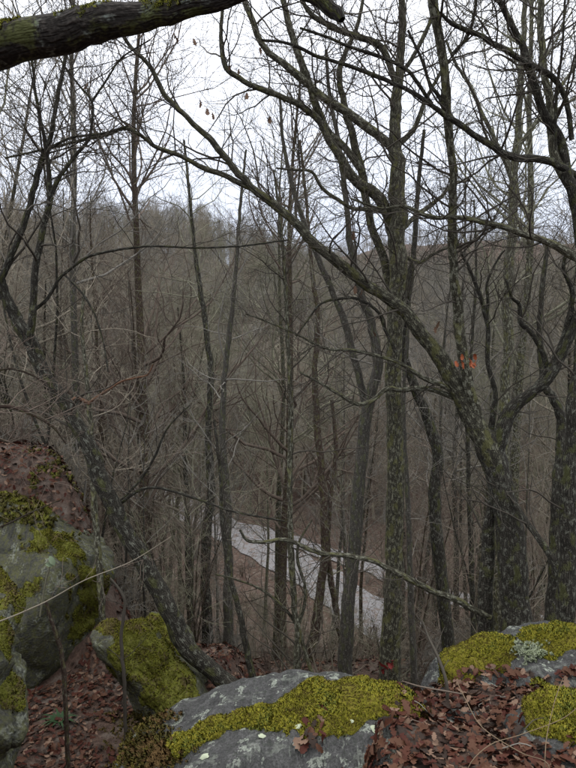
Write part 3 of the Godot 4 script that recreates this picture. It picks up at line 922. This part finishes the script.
	traced({"label": "straight grey trunk beside its twin where the road shows through", "d": 15.0, "d_top": 14.6, "mat": M.grey_bark, "twig": M.twig_grey, "n": 34, "from": 0.3, "hi": 1.9,
		"trunk": [229, 690, 8.5, 228, 640, 7.4, 228, 580, 6.6, 228, 530, 6, 226, 480, 5.2, 222, 430, 4.7, 224, 380, 4.2, 230, 330, 3.6, 236, 270, 3, 240, 210, 2.4, 246, 150, 1.6]})
	traced({"label": "darker mossy trunk standing left of the straight grey one", "d": 16.4, "d_top": 16, "mat": M.oak, "twig": M.twig_lichened, "n": 34, "from": 0.3, "hi": 2.0,
		"trunk": [209, 660, 8.6, 206, 590, 7.4, 207, 530, 6.8, 211, 480, 5.8, 208, 440, 5, 211, 380, 4.4, 205, 320, 3.8, 196, 260, 3, 190, 200, 2.2, 184, 140, 1.5]})
	traced({"label": "thin dark stem slanting down to the moss capped boulder", "d": 10.2, "d_top": 11.0, "mat": M.oak, "twig": M.twig, "n": 18, "from": 0.3, "hi": 1.0, "called": "young_tree",
		"trunk": [257, 705, 5, 250, 664, 4.6, 243, 630, 4.4, 235, 596, 4, 228, 562, 3.5, 222, 520, 3, 220, 470, 2.4, 214, 420, 1.8]})
	traced({"label": "dark kinked trunk bending left above the right of the road", "d": 12.4, "d_top": 12.0, "mat": M.oak, "twig": M.twig, "n": 14, "from": 0.55, "hi": 1.6,
		"trunk": [449, 660, 9.6, 444, 600, 9.2, 438, 542, 9, 435, 492, 9, 437, 456, 8.2, 432, 426, 8, 423, 406, 7, 412, 382, 6.2, 405, 350, 5.4, 408, 300, 4.6, 414, 250, 4, 418, 190, 3, 424, 130, 2.2]})
	traced({"label": "thin straight stem close beside the tall lichened oak", "d": 12.0, "d_top": 12.0, "mat": M.grey_bark, "twig": M.twig_grey, "n": 20, "from": 0.25, "hi": 1.0, "called": "young_tree",
		"trunk": [414, 676, 5, 411, 604, 4.6, 409, 540, 4, 407, 480, 3.2, 404, 420, 2.6, 406, 350, 2, 412, 280, 1.4]})
	traced({"label": "thin dark pole between the kinked trunk and the forked oak", "d": 14.0, "d_top": 14.0, "mat": M.oak, "twig": M.twig, "n": 22, "from": 0.3, "hi": 1.4, "called": "young_tree",
		"trunk": [474, 650, 4.2, 472, 580, 3.7, 470, 520, 3.3, 468, 460, 3, 468, 400, 2.7, 472, 340, 2.2, 476, 270, 1.8, 474, 200, 1.2]})
	traced({"label": "dark trunk leaning between the forked oak and the edge tree", "d": 10.2, "d_top": 10.4, "mat": M.oak, "twig": M.twig, "n": 10, "from": 0.6, "hi": 1.2,
		"trunk": [550, 650, 10, 553, 590, 9, 556, 520, 8.4, 560, 460, 8, 562, 424, 7.4, 555, 402, 6.4, 545, 384, 5.4, 540, 350, 4.4, 541, 300, 3.6, 548, 240, 2.8]})
	traced({"label": "small pale snag holding a broken orange brown limb", "d": 10.6, "d_top": 10.6, "mat": M.lichened, "twig": M.twig_tan, "n": 16, "from": 0.5, "hi": 1.2, "called": "snag",
		"trunk": [102, 610, 4.6, 99, 560, 4.4, 94, 500, 4.2, 91, 440, 3.8, 89, 404, 3.6, 86, 370, 2.8, 82, 330, 2.4, 84, 290, 1.8],
		"limbs": [{"p": [90, 402, 2.2, 97, 397, 2, 108, 390, 1.9, 121, 382, 1.8, 134, 378, 1.6, 147, 375, 1.5, 153, 364, 0.8], "d0": 10.5, "d1": 10.2, "n": 4, "hi": 0.4, "mat": M.dead_wood, "label": "broken orange brown limb", "called": "broken_limb"},
			{"p": [90, 404, 2.8, 78, 398, 2.4, 70, 401, 1.6], "d0": 10.5, "d1": 10.4, "n": 2, "hi": 0.3, "mat": M.dead_wood, "called": "broken_limb"}]})
	# the bough overhead grows from a tree that stands left of the view
	traced({"label": "near tree whose mossy black bough hangs across the sky", "d": 2.9, "d_top": 2.7, "mat": M.mossy_bough, "twig": M.twig, "n": 0,
		"trunk": [-420, 620, 46, -410, 500, 44, -395, 360, 42, -385, 200, 40, -380, 60, 38, -372, -100, 34, -366, -300, 28],
		"limbs": [{"p": [-388, 150, 28, -330, 118, 27, -240, 90, 25, -140, 66, 24, -60, 50, 23.5, 0, 39, 22.5, 35, 33, 21.5, 70, 27, 20.5, 105, 25, 17.5, 140, 18, 15.5, 180, 8, 13, 215, -1, 11, 250, -12, 10, 285, -14, 9.5, 312, -4, 9, 328, 5, 8.5, 339, 15, 7.5, 342, 20, 4], "d0": 2.75, "d1": 2.6, "n": 5, "lvl": 1, "lo": 0.15, "hi": 0.4, "from": 0.5, "k": 0.92, "called": "overhead_bough", "label": "thick mossy bough ending in a broken stub"}]})
	bough_moss()
	# a thin tree on the bank left of the view whose twigs reach in front of the rocks
	traced({"label": "spindly brown tree on the bank reaching twigs past the rocks", "d": 5.2, "d_top": 5.0, "mat": M.red_bark, "twig": M.twig_red, "n": 10, "lvl": 1, "from": 0.3, "hi": 0.9, "called": "young_tree",
		"trunk": [-120, 720, 10, -112, 640, 9, -100, 560, 8, -92, 480, 7.5, -84, 400, 6.5, -80, 300, 5.5, -70, 200, 4],
		"limbs": [{"p": [-90, 440, 4.5, -50, 415, 3.8, 0, 406, 3.2, 26, 412, 3, 44, 420, 2.6, 57, 431, 1.8, 66, 444, 1.2], "d0": 5.2, "d1": 5.6, "n": 7, "hi": 0.6},
			{"p": [-108, 640, 3, -60, 638, 2.4, 0, 621, 1.3, 45, 602, 1.1, 85, 580, 0.9, 130, 562, 0.7, 172, 536, 0.4], "d0": 5.2, "d1": 4.6, "n": 7, "lvl": 1, "hi": 0.35, "lo": 0.1, "mat": M.twig_tan},
			{"p": [-100, 560, 2.6, -50, 546, 2, 0, 527, 1.5, 30, 513, 1.2, 62, 499, 0.8], "d0": 5.2, "d1": 4.8, "n": 3, "lvl": 1, "hi": 0.3, "lo": 0.1},
			{"p": [-88, 420, 3, -40, 390, 2.4, 0, 370, 2, 25, 372, 1.6, 50, 385, 1.1], "d0": 5.2, "d1": 5.6, "n": 6, "hi": 0.6},
			{"p": [-84, 380, 3, -40, 375, 2.4, 0, 440, 1.6, 40, 428, 1.1], "d0": 5.2, "d1": 5.6, "n": 6, "hi": 0.6}]})

func build_wood() -> void:
	var mid := {"wig": 0.30, "up": 0.10, "kids": [4, 5, 4], "rmin": 0.0045, "seg": 0.4, "three": 0.03}
	var far := {"wig": 0.22, "up": 0.12, "kids": [4, 4, 4], "rmin": 0.013, "seg": 0.6, "three": 0.07}
	var kinds := []
	var barks := [M.grey_bark, M.oak, M.lichened, M.red_bark]
	var twigs := [M.twig_grey, M.twig_tan, M.twig_lichened, M.twig_red]
	for k in 8:
		var a := wood_tree(100 + k, rng.randf_range(13, 19), rng.randf_range(0.10, 0.19), rng.randf_range(0.2, 0.42), 48, 2, mid)
		var o := Node3D.new()
		add_child(o)
		part("trunk", a[0].mesh(barks[k % 4]), o)
		part("crown", a[1].mesh(twigs[k % 4]), o)
		tag(o, "", "tree", "bare trees of the wood")
		kinds.append([o, true, k % 4])
	var tone := ["bare grey barked", "bare dark barked", "bare pale lichened", "bare reddish brown"]
	var bushes := []
	for k in 5:
		var a := sapling(200 + k, 1 + k % 3, 3.6 + k * 1.0, {"wig": 0.25, "up": 0.06, "kids": [3, 4], "rmin": 0.003, "seg": 0.25})
		var o := Node3D.new()
		add_child(o)
		part("stem", a[0].mesh(barks[(k + 1) % 4]), o)
		part("twigs", a[1].mesh(twigs[(k + 1) % 4]), o)
		tag(o, "", "sapling", "bare saplings on the slope")
		bushes.append([o, true, k])
	rng.seed = 41
	# the steep slope between the ledge and the road
	var placed := []
	var tries := 0
	while placed.size() < 88 and tries < 9000:
		tries += 1
		var d := rng.randf_range(16.5, 40.0)
		var x := d * rng.randf_range(-0.75, 0.75)
		if x / d > -0.15 and x / d < 0.20 and rng.randf() < 0.95: continue
		if x / d > -0.34 and x / d < -0.15 and d < 32 and rng.randf() < 0.6: continue
		if x / d > 0.2 and rng.randf() < 0.62: continue
		if spaced(placed, x, -d, 1.9) and road_gap(x, -d) > 1.5:
			placed.append(Vector2(x, -d))
			var q = kinds[rng.randi() % 8]
			standing(q[0], q[1], "forest_tree", x, -d, rng.randf() * TAU, rng.randf_range(0.85, 1.35), tone[q[2]] + " tree on the steep slope between the ledge and the road")
			q[1] = false
	var low := []
	tries = 0
	while low.size() < 185 and tries < 9000:
		tries += 1
		var d := rng.randf_range(12.5, 38.0)
		var x := d * rng.randf_range(-0.65, 0.6)
		var open := x / d > -0.15 and x / d < 0.19
		if open and rng.randf() < 0.5: continue
		if spaced(low, x, -d, 0.9) and road_gap(x, -d) > 0.8:
			low.append(Vector2(x, -d))
			var q = bushes[[0, 3, 1][rng.randi() % 3] if open else rng.randi() % 5]
			standing(q[0], q[1], "sapling", x, -d, rng.randf() * TAU, rng.randf_range(0.6, 0.9) if open else rng.randf_range(0.7, 1.2), ["thin dark single stemmed", "pale lichened two stemmed", "reddish three stemmed", "thin grey single stemmed", "tall dark two stemmed"][q[2]] + " sapling on the leafy slope below the ledge")
			q[1] = false
	# the valley floor and the opposite hillside
	tries = 0
	var across := []
	while across.size() < 190 and tries < 8000:
		tries += 1
		var d := lerpf(40.0, 120.0, sqrt(rng.randf()))
		var x := d * rng.randf_range(-0.62, 0.62)
		if spaced(across, x, -d, 3.2) and road_gap(x, -d) > 1.2 and spaced(placed, x, -d, 2.0):
			across.append(Vector2(x, -d))
			var q = kinds[rng.randi() % 8]
			standing(q[0], q[1], "forest_tree", x, -d, rng.randf() * TAU, rng.randf_range(0.8, 1.1), tone[q[2]] + (" tree on the valley floor beside the gravel road" if road_gap(x, -d) < 7.0 else " tree in the crowded wood across the valley"))
			q[1] = false
	# low brush under the trees
	for k in 3:
		var a := sapling(400 + k, 4, 1.2, {"wig": 0.3, "up": 0.06, "kids": [3, 3], "rmin": 0.0028, "seg": 0.15})
		var sm: MB = a[0]
		var tm: MB = a[1]
		var off := sm.v.size()
		sm.v.append_array(tm.v)
		sm.n.append_array(tm.n)
		sm.uv.append_array(tm.uv)
		for i in tm.idx: sm.idx.append(i + off)
		rng.seed = 500 + k
		var spots := []
		while spots.size() < 330:
			var d := lerpf(13.0, 75.0, pow(rng.randf(), 1.3))
			var x := d * rng.randf_range(-0.6, 0.6)
			if road_gap(x, -d) < 0.4 or d < 40 and x / d > -0.2 and x / d < 0.2 and rng.randf() < 0.8: continue
			spots.append(Transform3D(Basis(Vector3.UP, rng.randf() * TAU).scaled(Vector3.ONE * rng.randf_range(0.6, 1.5)), Vector3(x, land(x, -d), -d)))
		var mm := MultiMesh.new()
		mm.transform_format = MultiMesh.TRANSFORM_3D
		mm.mesh = sm.mesh([M.twig_tan, M.twig_red, M.twig_grey][k])
		mm.instance_count = spots.size()
		for i in spots.size(): mm.set_instance_transform(i, spots[i])
		var o := MultiMeshInstance3D.new()
		o.name = numbered("undergrowth")
		o.multimesh = mm
		add_child(o)
		tag(o, "low leafless brush growing all over the wooded slope", "undergrowth", "undergrowth", "stuff")
	# farther up the hill the trees run together
	for k in 7:
		var ridge := k > 4
		var a := wood_tree(300 + k, rng.randf_range(14, 18), 0.16, rng.randf_range(0.2, 0.4), 40, 1 if ridge else 2, far)
		var tm: MB = a[0]
		var cm: MB = a[1]
		var off := tm.v.size()
		tm.v.append_array(cm.v)
		tm.n.append_array(cm.n)
		tm.uv.append_array(cm.uv)
		for i in cm.idx: tm.idx.append(i + off)
		var spots := []
		for i in (1000 if ridge else 660):
			var d := lerpf(250.0, 560.0, rng.randf()) if ridge else (lerpf(60.0, 130.0, rng.randf()) if i < 130 else lerpf(115.0, 300.0, rng.randf()))
			var x := d * rng.randf_range(-0.75, 0.75)
			if d < 120 and road_gap(x, -d) < 2.0: continue
			spots.append(Transform3D(Basis(Vector3.UP, rng.randf() * TAU).scaled(Vector3.ONE * rng.randf_range(0.8, 1.15)), Vector3(x, land(x, -d), -d)))
		var mm := MultiMesh.new()
		mm.transform_format = MultiMesh.TRANSFORM_3D
		mm.mesh = tm.mesh([M.twig_grey, M.twig_tan, M.twig_grey, M.twig_lichened, M.twig_tan, M.twig_grey, M.twig_tan][k])
		mm.instance_count = spots.size()
		for i in spots.size(): mm.set_instance_transform(i, spots[i])
		var o := MultiMeshInstance3D.new()
		o.name = numbered("far_woodland")
		o.multimesh = mm
		add_child(o)
		tag(o, "bare winter woodland massed over the far hillside and ridge", "woodland", "far woodland", "stuff")

func spaced(list: Array, x: float, z: float, gap: float) -> bool:
	for p in list:
		if p.distance_to(Vector2(x, z)) < gap: return false
	return true

func lie(mesh: Mesh, x: float, z: float, size: float, tilt: float) -> Transform3D:
	var s := drop(x, z)
	var n: Vector3 = (s[1] + rv() * tilt).normalized()
	var ax := n.cross(rv()).normalized()
	return Transform3D(Basis(ax, n, ax.cross(n)).scaled_local(Vector3.ONE * size), s[0] + s[1] * (0.012 + rng.randf() * 0.03))

func build_litter() -> void:
	rng.seed = 77
	var meshes := []
	for k in 10: meshes.append(oak_leaf(M.leaf[k % 5], 900 + k))
	var pile := Node3D.new()
	pile.name = "leaf_litter"
	add_child(pile)
	tag(pile, "dark red brown oak leaves drifted between the boulders on the ledge", "", "", "structure")
	# the leaves between the boulders, one by one
	for i in 290:
		var x := rng.randf_range(0.25, 1.75)
		var d := rng.randf_range(3.0, 5.6)
		var h := drop(x, -d)
		if h[1].y < 0.72 or h[0].y - land(x, -d) > 0.10 and rng.randf() < 0.85: continue
		var q := rng.randi() % 10
		var o := part("leaf", meshes[q], pile)
		o.transform = lie(meshes[q], x, -d, rng.randf_range(0.06, 0.12), 0.5)
	# a clump caught in a hollow of the mossy boulder, and a few strays
	for i in 16:
		var s := sight(rng.randf_range(298, 328), rng.randf_range(722, 750))
		var o := part("leaf", meshes[rng.randi() % 10], pile)
		var n: Vector3 = (s[1] + rv() * 0.8).normalized()
		var ax := n.cross(rv()).normalized()
		o.transform = Transform3D(Basis(ax, n, ax.cross(n)).scaled_local(Vector3.ONE * rng.randf_range(0.06, 0.11)), s[0] + s[1] * 0.03)
	# the rest is more than one could count
	var bins := []
	for k in 10: bins.append([])
	for i in 12500:
		var x := rng.randf_range(-0.9, 4.8)
		var d := rng.randf_range(1.4, 6.5)
		if drop(x, -d)[0].y - land(x, -d) > 0.12: continue
		var q := rng.randi() % 10
		bins[q].append(lie(meshes[q], x, -d, rng.randf_range(0.055, 0.115), 0.5))
	for i in 15000:
		var d := rng.randf_range(5.8, 13.0)
		var x := rng.randf_range(-6.5, 4.0) * (d / 9.0)
		if drop(x, -d)[0].y - land(x, -d) > 0.2: continue
		var q := rng.randi() % 10
		bins[q].append(lie(meshes[q], x, -d, rng.randf_range(0.07, 0.13), 0.5))
	for i in 14000:
		var d := lerpf(11.0, 36.0, pow(rng.randf(), 0.8))
		var x := d * rng.randf_range(-0.6, 0.6)
		var q := rng.randi() % 10
		var n := (Vector3(0, 0.9, -0.42) + rv() * 0.5).normalized()
		var ax := n.cross(rv()).normalized()
		bins[q].append(Transform3D(Basis(ax, n, ax.cross(n)).scaled_local(Vector3.ONE * rng.randf_range(0.12, 0.22)), Vector3(x, land(x, -d) + 0.04, -d)))
	for k in 10:
		var mm := MultiMesh.new()
		mm.transform_format = MultiMesh.TRANSFORM_3D
		mm.mesh = meshes[k]
		mm.instance_count = bins[k].size()
		for i in bins[k].size(): mm.set_instance_transform(i, bins[k][i])
		var o := MultiMeshInstance3D.new()
		o.name = "scattered_leaves"
		o.multimesh = mm
		o.set_meta("kind", "stuff")
		pile.add_child(o, true)

func wisp(called: String, pix: Array, d0: float, d1: float, mat: Material, label: String, category: String, group: String, n := 0, hi := 0.2) -> Node3D:
	var u := unpack(pix, d0, d1)
	var pts: Array = u[0]
	var g := drop(pts[0].x, pts[0].z)[0] as Vector3
	if called == "fallen_twig":
		pass
	elif pts[0].y - g.y < 1.8:
		pts.push_front(Vector3(pts[0].x, minf(g.y, pts[0].y) - 0.03, pts[0].z))
		u[1].push_front(u[1][0])
	else:
		print(called, " starts ", pts[0].y - g.y, " above ground")
	var root := thing(called, pts[0], label, category, group)
	var c := curve(pts, u[1], 0.04)
	var m := MB.new()
	tube(m, c[0], c[1], 5)
	part("stem", shifted(m, pts[0]).mesh(mat), root)
	if n > 0:
		var t := MB.new()
		dress(t, c[0], c[1], n, 1, 0.3, 0.06, hi, {"wig": 0.25, "up": 0.05, "kids": [3, 3], "rmin": 0.0012, "seg": 0.05})
		part("twigs", shifted(t, pts[0]).mesh(mat), root).set_meta("kind", "stuff")
	return root

func build_small() -> void:
	rng.seed = 99
	wisp("dry_stem", [548, 764, 0.50, 520, 752, 0.50, 482, 727, 0.50, 466, 700, 0.44, 457, 682, 0.39], 3.2, 4.0, M.straw, "long bent straw coloured stem lying over the leaves", "stem", "dry stems")
	wisp("dry_stem", [545, 758, 0.50, 547, 735, 0.44, 555, 700, 0.39, 563, 678, 0.28], 3.3, 3.6, M.straw, "upright straw stem in front of the half buried boulder", "stem", "dry stems")
	wisp("dry_stem", [468, 768, 0.44, 490, 745, 0.44, 520, 735, 0.39, 560, 720, 0.33, 580, 705, 0.28], 3.2, 3.4, M.straw, "thin straw stem arching from the leaves to the boulder moss", "stem", "dry stems")
	wisp("twiggy_seedling", [447, 686, 1.8, 441, 664, 1.7, 434, 648, 1.5, 428, 636, 1.2, 422, 620, 0.8], 4.5, 4.8, M.twig, "small dark leafless seedling beside the mossy boulders", "seedling", "", 9, 0.28)
	wisp("fallen_twig", [462, 694, 0.7, 440, 690, 0.8, 418, 686, 0.7, 402, 681, 0.5], 4.35, 4.45, M.twig_red, "long reddish fallen twig lying at the edge of the moss", "twig", "", 2, 0.1)
	wisp("dead_stalk", [66, 718, 2.4, 65, 690, 2.6, 63, 664, 2.4, 58, 640, 2.2, 50, 618, 2, 46, 600, 1.5], 7.6, 7.6, M.red_bark, "reddish dead stalk standing in the gully leaves", "stalk", "", 5, 0.4)
	wisp("gully_sapling", [124, 684, 2, 122, 655, 1.9, 121, 635, 1.8, 125, 606, 1.7, 121, 592, 1.4, 110, 578, 1], 8.0, 8.0, M.twig, "thin dark sapling against the top of the mossy slab", "sapling", "", 6, 0.5)
	for i in 14:
		var x := rng.randf_range(0.7, 2.2)
		var z := -rng.randf_range(3.1, 5.0)
		var a := rng.randf() * TAU
		var L := rng.randf_range(0.10, 0.30)
		var pts := []
		var rr := []
		for k in 4:
			var q := Vector2(x, z) + Vector2(cos(a), sin(a)) * L * (k / 3.0) + Vector2(rng.randf_range(-0.02, 0.02), rng.randf_range(-0.02, 0.02))
			pts.append(drop(q.x, q.y)[0] + Vector3.UP * rng.randf_range(0.03, 0.06))
			rr.append(lerpf(0.0045, 0.002, k / 3.0))
		var m := MB.new()
		var c := curve(pts, rr, 0.04)
		tube(m, c[0], c[1], 5)
		var o := part(numbered("fallen_twig"), shifted(m, pts[0]).mesh([M.twig, M.twig_grey, M.twig_red][i % 3]), self, pts[0])
		tag(o, ["short dark fallen twig on the ledge leaf litter", "short grey fallen twig on the ledge leaf litter", "short reddish fallen twig on the ledge leaf litter"][i % 3], "twig", "fallen twigs on the ledge")
	# one green leaf on a briar stem
	var root_at := sight(38, 632)
	var deep: float = -(turn.inverse() * (root_at[0] - eye)).z
	var r := wisp("briar_stem", [38, 632, 0.9, 44, 590, 0.9, 50, 566, 0.8], deep + 0.03, deep - 0.25, M.twig_lichened, "single pale green leaf on a thin stem before the dark rock", "plant", "")
	var gl := part("leaf", oak_leaf(M.green_leaf, 31, true), r)
	gl.position = px(52, 561, deep - 0.25) - r.position
	var gl2 := part("leaf", oak_leaf(M.green_leaf, 33, true), r)
	gl2.position = px(49, 565, deep - 0.25) - r.position
	gl2.scale = Vector3(0.06, 0.07, 0.08) * deep / 6.5
	gl2.rotation_degrees = Vector3(20, 100, 50)
	gl.scale = Vector3(0.07, 0.08, 0.12) * deep / 6.5
	gl.rotation_degrees = Vector3(50, 60, 25)
	# golden moss on the gully floor
	var gm := MB.new()
	for i in 700:
		var q := sight(rng.randfn(138, 17), rng.randf_range(712, 768))
		var b := gm.v.size()
		for k in 3:
			gm.v.append(q[0] + rv() * 0.06)
			gm.n.append(q[1])
		gm.idx.append_array([b, b + 1, b + 2])
	var carpet := Node3D.new()
	carpet.name = "moss_carpet"
	add_child(carpet)
	tag(carpet, "golden brown moss carpet on the gully floor beside the slab", "moss", "", "stuff")
	tufts(gm, carpet, 9000, [plain(lin(0.13, 0.105, 0.022), 1.0), plain(lin(0.085, 0.075, 0.022), 1.0), plain(lin(0.12, 0.075, 0.030), 1.0)], 0.018)
	# dull moss over the bank behind the huge rock
	var bm := MB.new()
	for i in 1100:
		var q := sight(rng.randf_range(-40, 85), rng.randf_range(438, 540))
		if q[0].z > -10.5 or bump.get_noise_3d(q[0].x * 40, 0, q[0].z * 40) < -0.05: continue
		var b := bm.v.size()
		for k in 3:
			bm.v.append(q[0] + rv() * 0.09)
			bm.n.append(q[1])
		bm.idx.append_array([b, b + 1, b + 2])
	var bank := Node3D.new()
	bank.name = "moss_carpet_001"
	add_child(bank)
	tag(bank, "patchy olive moss on the leafy bank above the huge rock", "moss", "", "stuff")
	tufts(bm, bank, 15000, [plain(lin(0.12, 0.115, 0.030), 1.0), plain(lin(0.13, 0.105, 0.045), 1.0), M.dark_tuft], 0.035)
	# fern tuft
	var s := sight(60, 722)
	var f := thing("fern", s[0], "small green fern tuft among the gully leaves", "fern")
	for k in 16:
		var m := MB.new()
		var a := TAU * k / 16 + rng.randf() * 0.4
		var d := Vector3(cos(a), 0, sin(a))
		var L := rng.randf_range(0.18, 0.34)
		var side := d.cross(Vector3.UP)
		for i in 7:
			var t := i / 6.0
			var c := d * (L * t) + Vector3.UP * (L * (0.95 * t - 0.75 * t * t))
			var w := 0.045 * (1.0 - t) * (1.0 if i % 2 == 0 else 0.45)
			m.v.append_array([c - side * w, c, c + side * w])
		for i in 6:
			for q in 2:
				var b := i * 3 + q
				m.idx.append_array([b, b + 3, b + 1, b + 1, b + 3, b + 4])
		part("frond", m.smoothed(M.fern), f)
	# pale frilly lichen cushion on the right boulder
	var root := get_node("boulder_001") as Node3D
	var g := MB.new()
	for i in 120:
		var q := sight(530 + clampf(rng.randfn(0, 9), -20, 20), 653 + clampf(rng.randfn(0, 4.5), -10, 10))
		var b := g.v.size()
		for k in 3:
			g.v.append(q[0] + rv() * 0.03 + q[1] * 0.02 - root.position)
			g.n.append(q[1])
		g.idx.append_array([b, b + 1, b + 2])
	var cushion := Node3D.new()
	cushion.name = "lichen_cushion"
	cushion.set_meta("label", "pale grey green frilly lichen")
	root.add_child(cushion)
	tufts(g, cushion, 3000, [M.pale_lichen, plain(lin(0.32, 0.37, 0.22), 1.0)], 0.013)
	for t in cushion.get_children(): t.name = "lichen_tufts"
	# round white lichen on the moss capped boulder
	var bd := get_node("boulder") as Node3D
	for spot in [[377, 731, 0.055], [300, 727, 0.035], [262, 737, 0.03], [352, 722, 0.03], [205, 757, 0.035]]:
		var q := sight(spot[0], spot[1])
		var m := MB.new()
		var nrm: Vector3 = q[1]
		var ax := nrm.cross(Vector3.RIGHT).normalized()
		var ay := nrm.cross(ax)
		m.v.append(nrm * 0.012)
		for k in 14:
			var a := TAU * k / 14
			m.v.append((ax * cos(a) * 0.7 + ay * sin(a)) * spot[2] * rng.randf_range(0.75, 1.15) - nrm * 0.004)
		for k in 14: m.idx.append_array([0, 1 + k, 1 + (k + 1) % 14])
		var o := part("lichen_patch", m.smoothed(M.pale_lichen), bd)
		o.position = q[0] - bd.position + nrm * 0.012
	# dead leaves still hanging in the trees
	var oak := get_node("oak_tree_001") as Node3D
	for i in 11:
		var o := part("orange_leaf", oak_leaf(M.orange_leaf, 40 + i), oak)
		o.position = px(rng.randf_range(455, 481), rng.randf_range(356, 366), rng.randf_range(7.9, 8.3)) - oak.position
		o.rotation = rv() * 1.6
		o.scale = Vector3.ONE * rng.randf_range(0.09, 0.14)
	var tall := get_node("oak_tree_004") as Node3D
	for q in [[196, 42], [232, 68], [240, 72], [207, 112], [213, 116], [248, 96], [200, 104], [146, 84], [355, 290], [362, 292], [372, 334], [440, 325], [434, 330], [350, 228], [352, 236], [86, 86], [172, 36], [176, 40], [268, 120], [262, 52]]:
		var host := oak if q[1] > 280 else tall
		var o := part("dead_leaf", oak_leaf(M.brown_leaf, 60 + q[0]), host)
		o.position = px(q[0] + rng.randf_range(-2, 2), q[1], 8.2) - host.position
		o.rotation = Vector3(rng.randf_range(1.0, 2.0), rng.randf() * TAU, rng.randf_range(-0.5, 0.5))
		o.scale = Vector3.ONE * rng.randf_range(0.08, 0.13)
	# red leafed plant at the foot of the tall oak
	var base := px(388, 668, 8.0)
	var rp := thing("red_plant", Vector3(base.x, drop(base.x, base.z)[0].y, base.z), "small plant with dark red leaves behind the moss cap", "plant")
	var st := MB.new()
	tube(st, PackedVector3Array([Vector3(0, -0.05, 0), base - rp.position]), PackedFloat32Array([0.006, 0.004]), 5)
	part("stem", st.mesh(M.twig_red), rp)
	for i in 9:
		var o := part("leaf", oak_leaf(M.red_leaf, 80 + i), rp)
		o.position = base - rp.position + rv() * 0.09
		o.rotation = rv() * 1.5
		o.scale = Vector3.ONE * rng.randf_range(0.09, 0.14)

func bough_moss() -> void:
	var root := get_child(get_child_count() - 1) as Node3D
	var limb := root.get_node("overhead_bough") as MeshInstance3D
	var a := limb.mesh.surface_get_arrays(0)
	var v: PackedVector3Array = a[Mesh.ARRAY_VERTEX]
	var n: PackedVector3Array = a[Mesh.ARRAY_NORMAL]
	var ix: PackedInt32Array = a[Mesh.ARRAY_INDEX]
	var g := MB.new()
	g.v = v
	g.n = n
	for t in range(0, ix.size(), 3):
		var p := v[ix[t]] + root.position
		if n[ix[t]].y > 0.25 and bump.get_noise_3d(p.x * 120, p.y * 120, p.z * 120) + n[ix[t]].y * 0.35 > 0.28 and p.x < 0.1:
			g.idx.append_array([ix[t], ix[t + 1], ix[t + 2]])
	if g.idx.size() > 30: tufts(g, limb, 2600, [M.dark_tuft, M.moss_tuft[1]], 0.010)
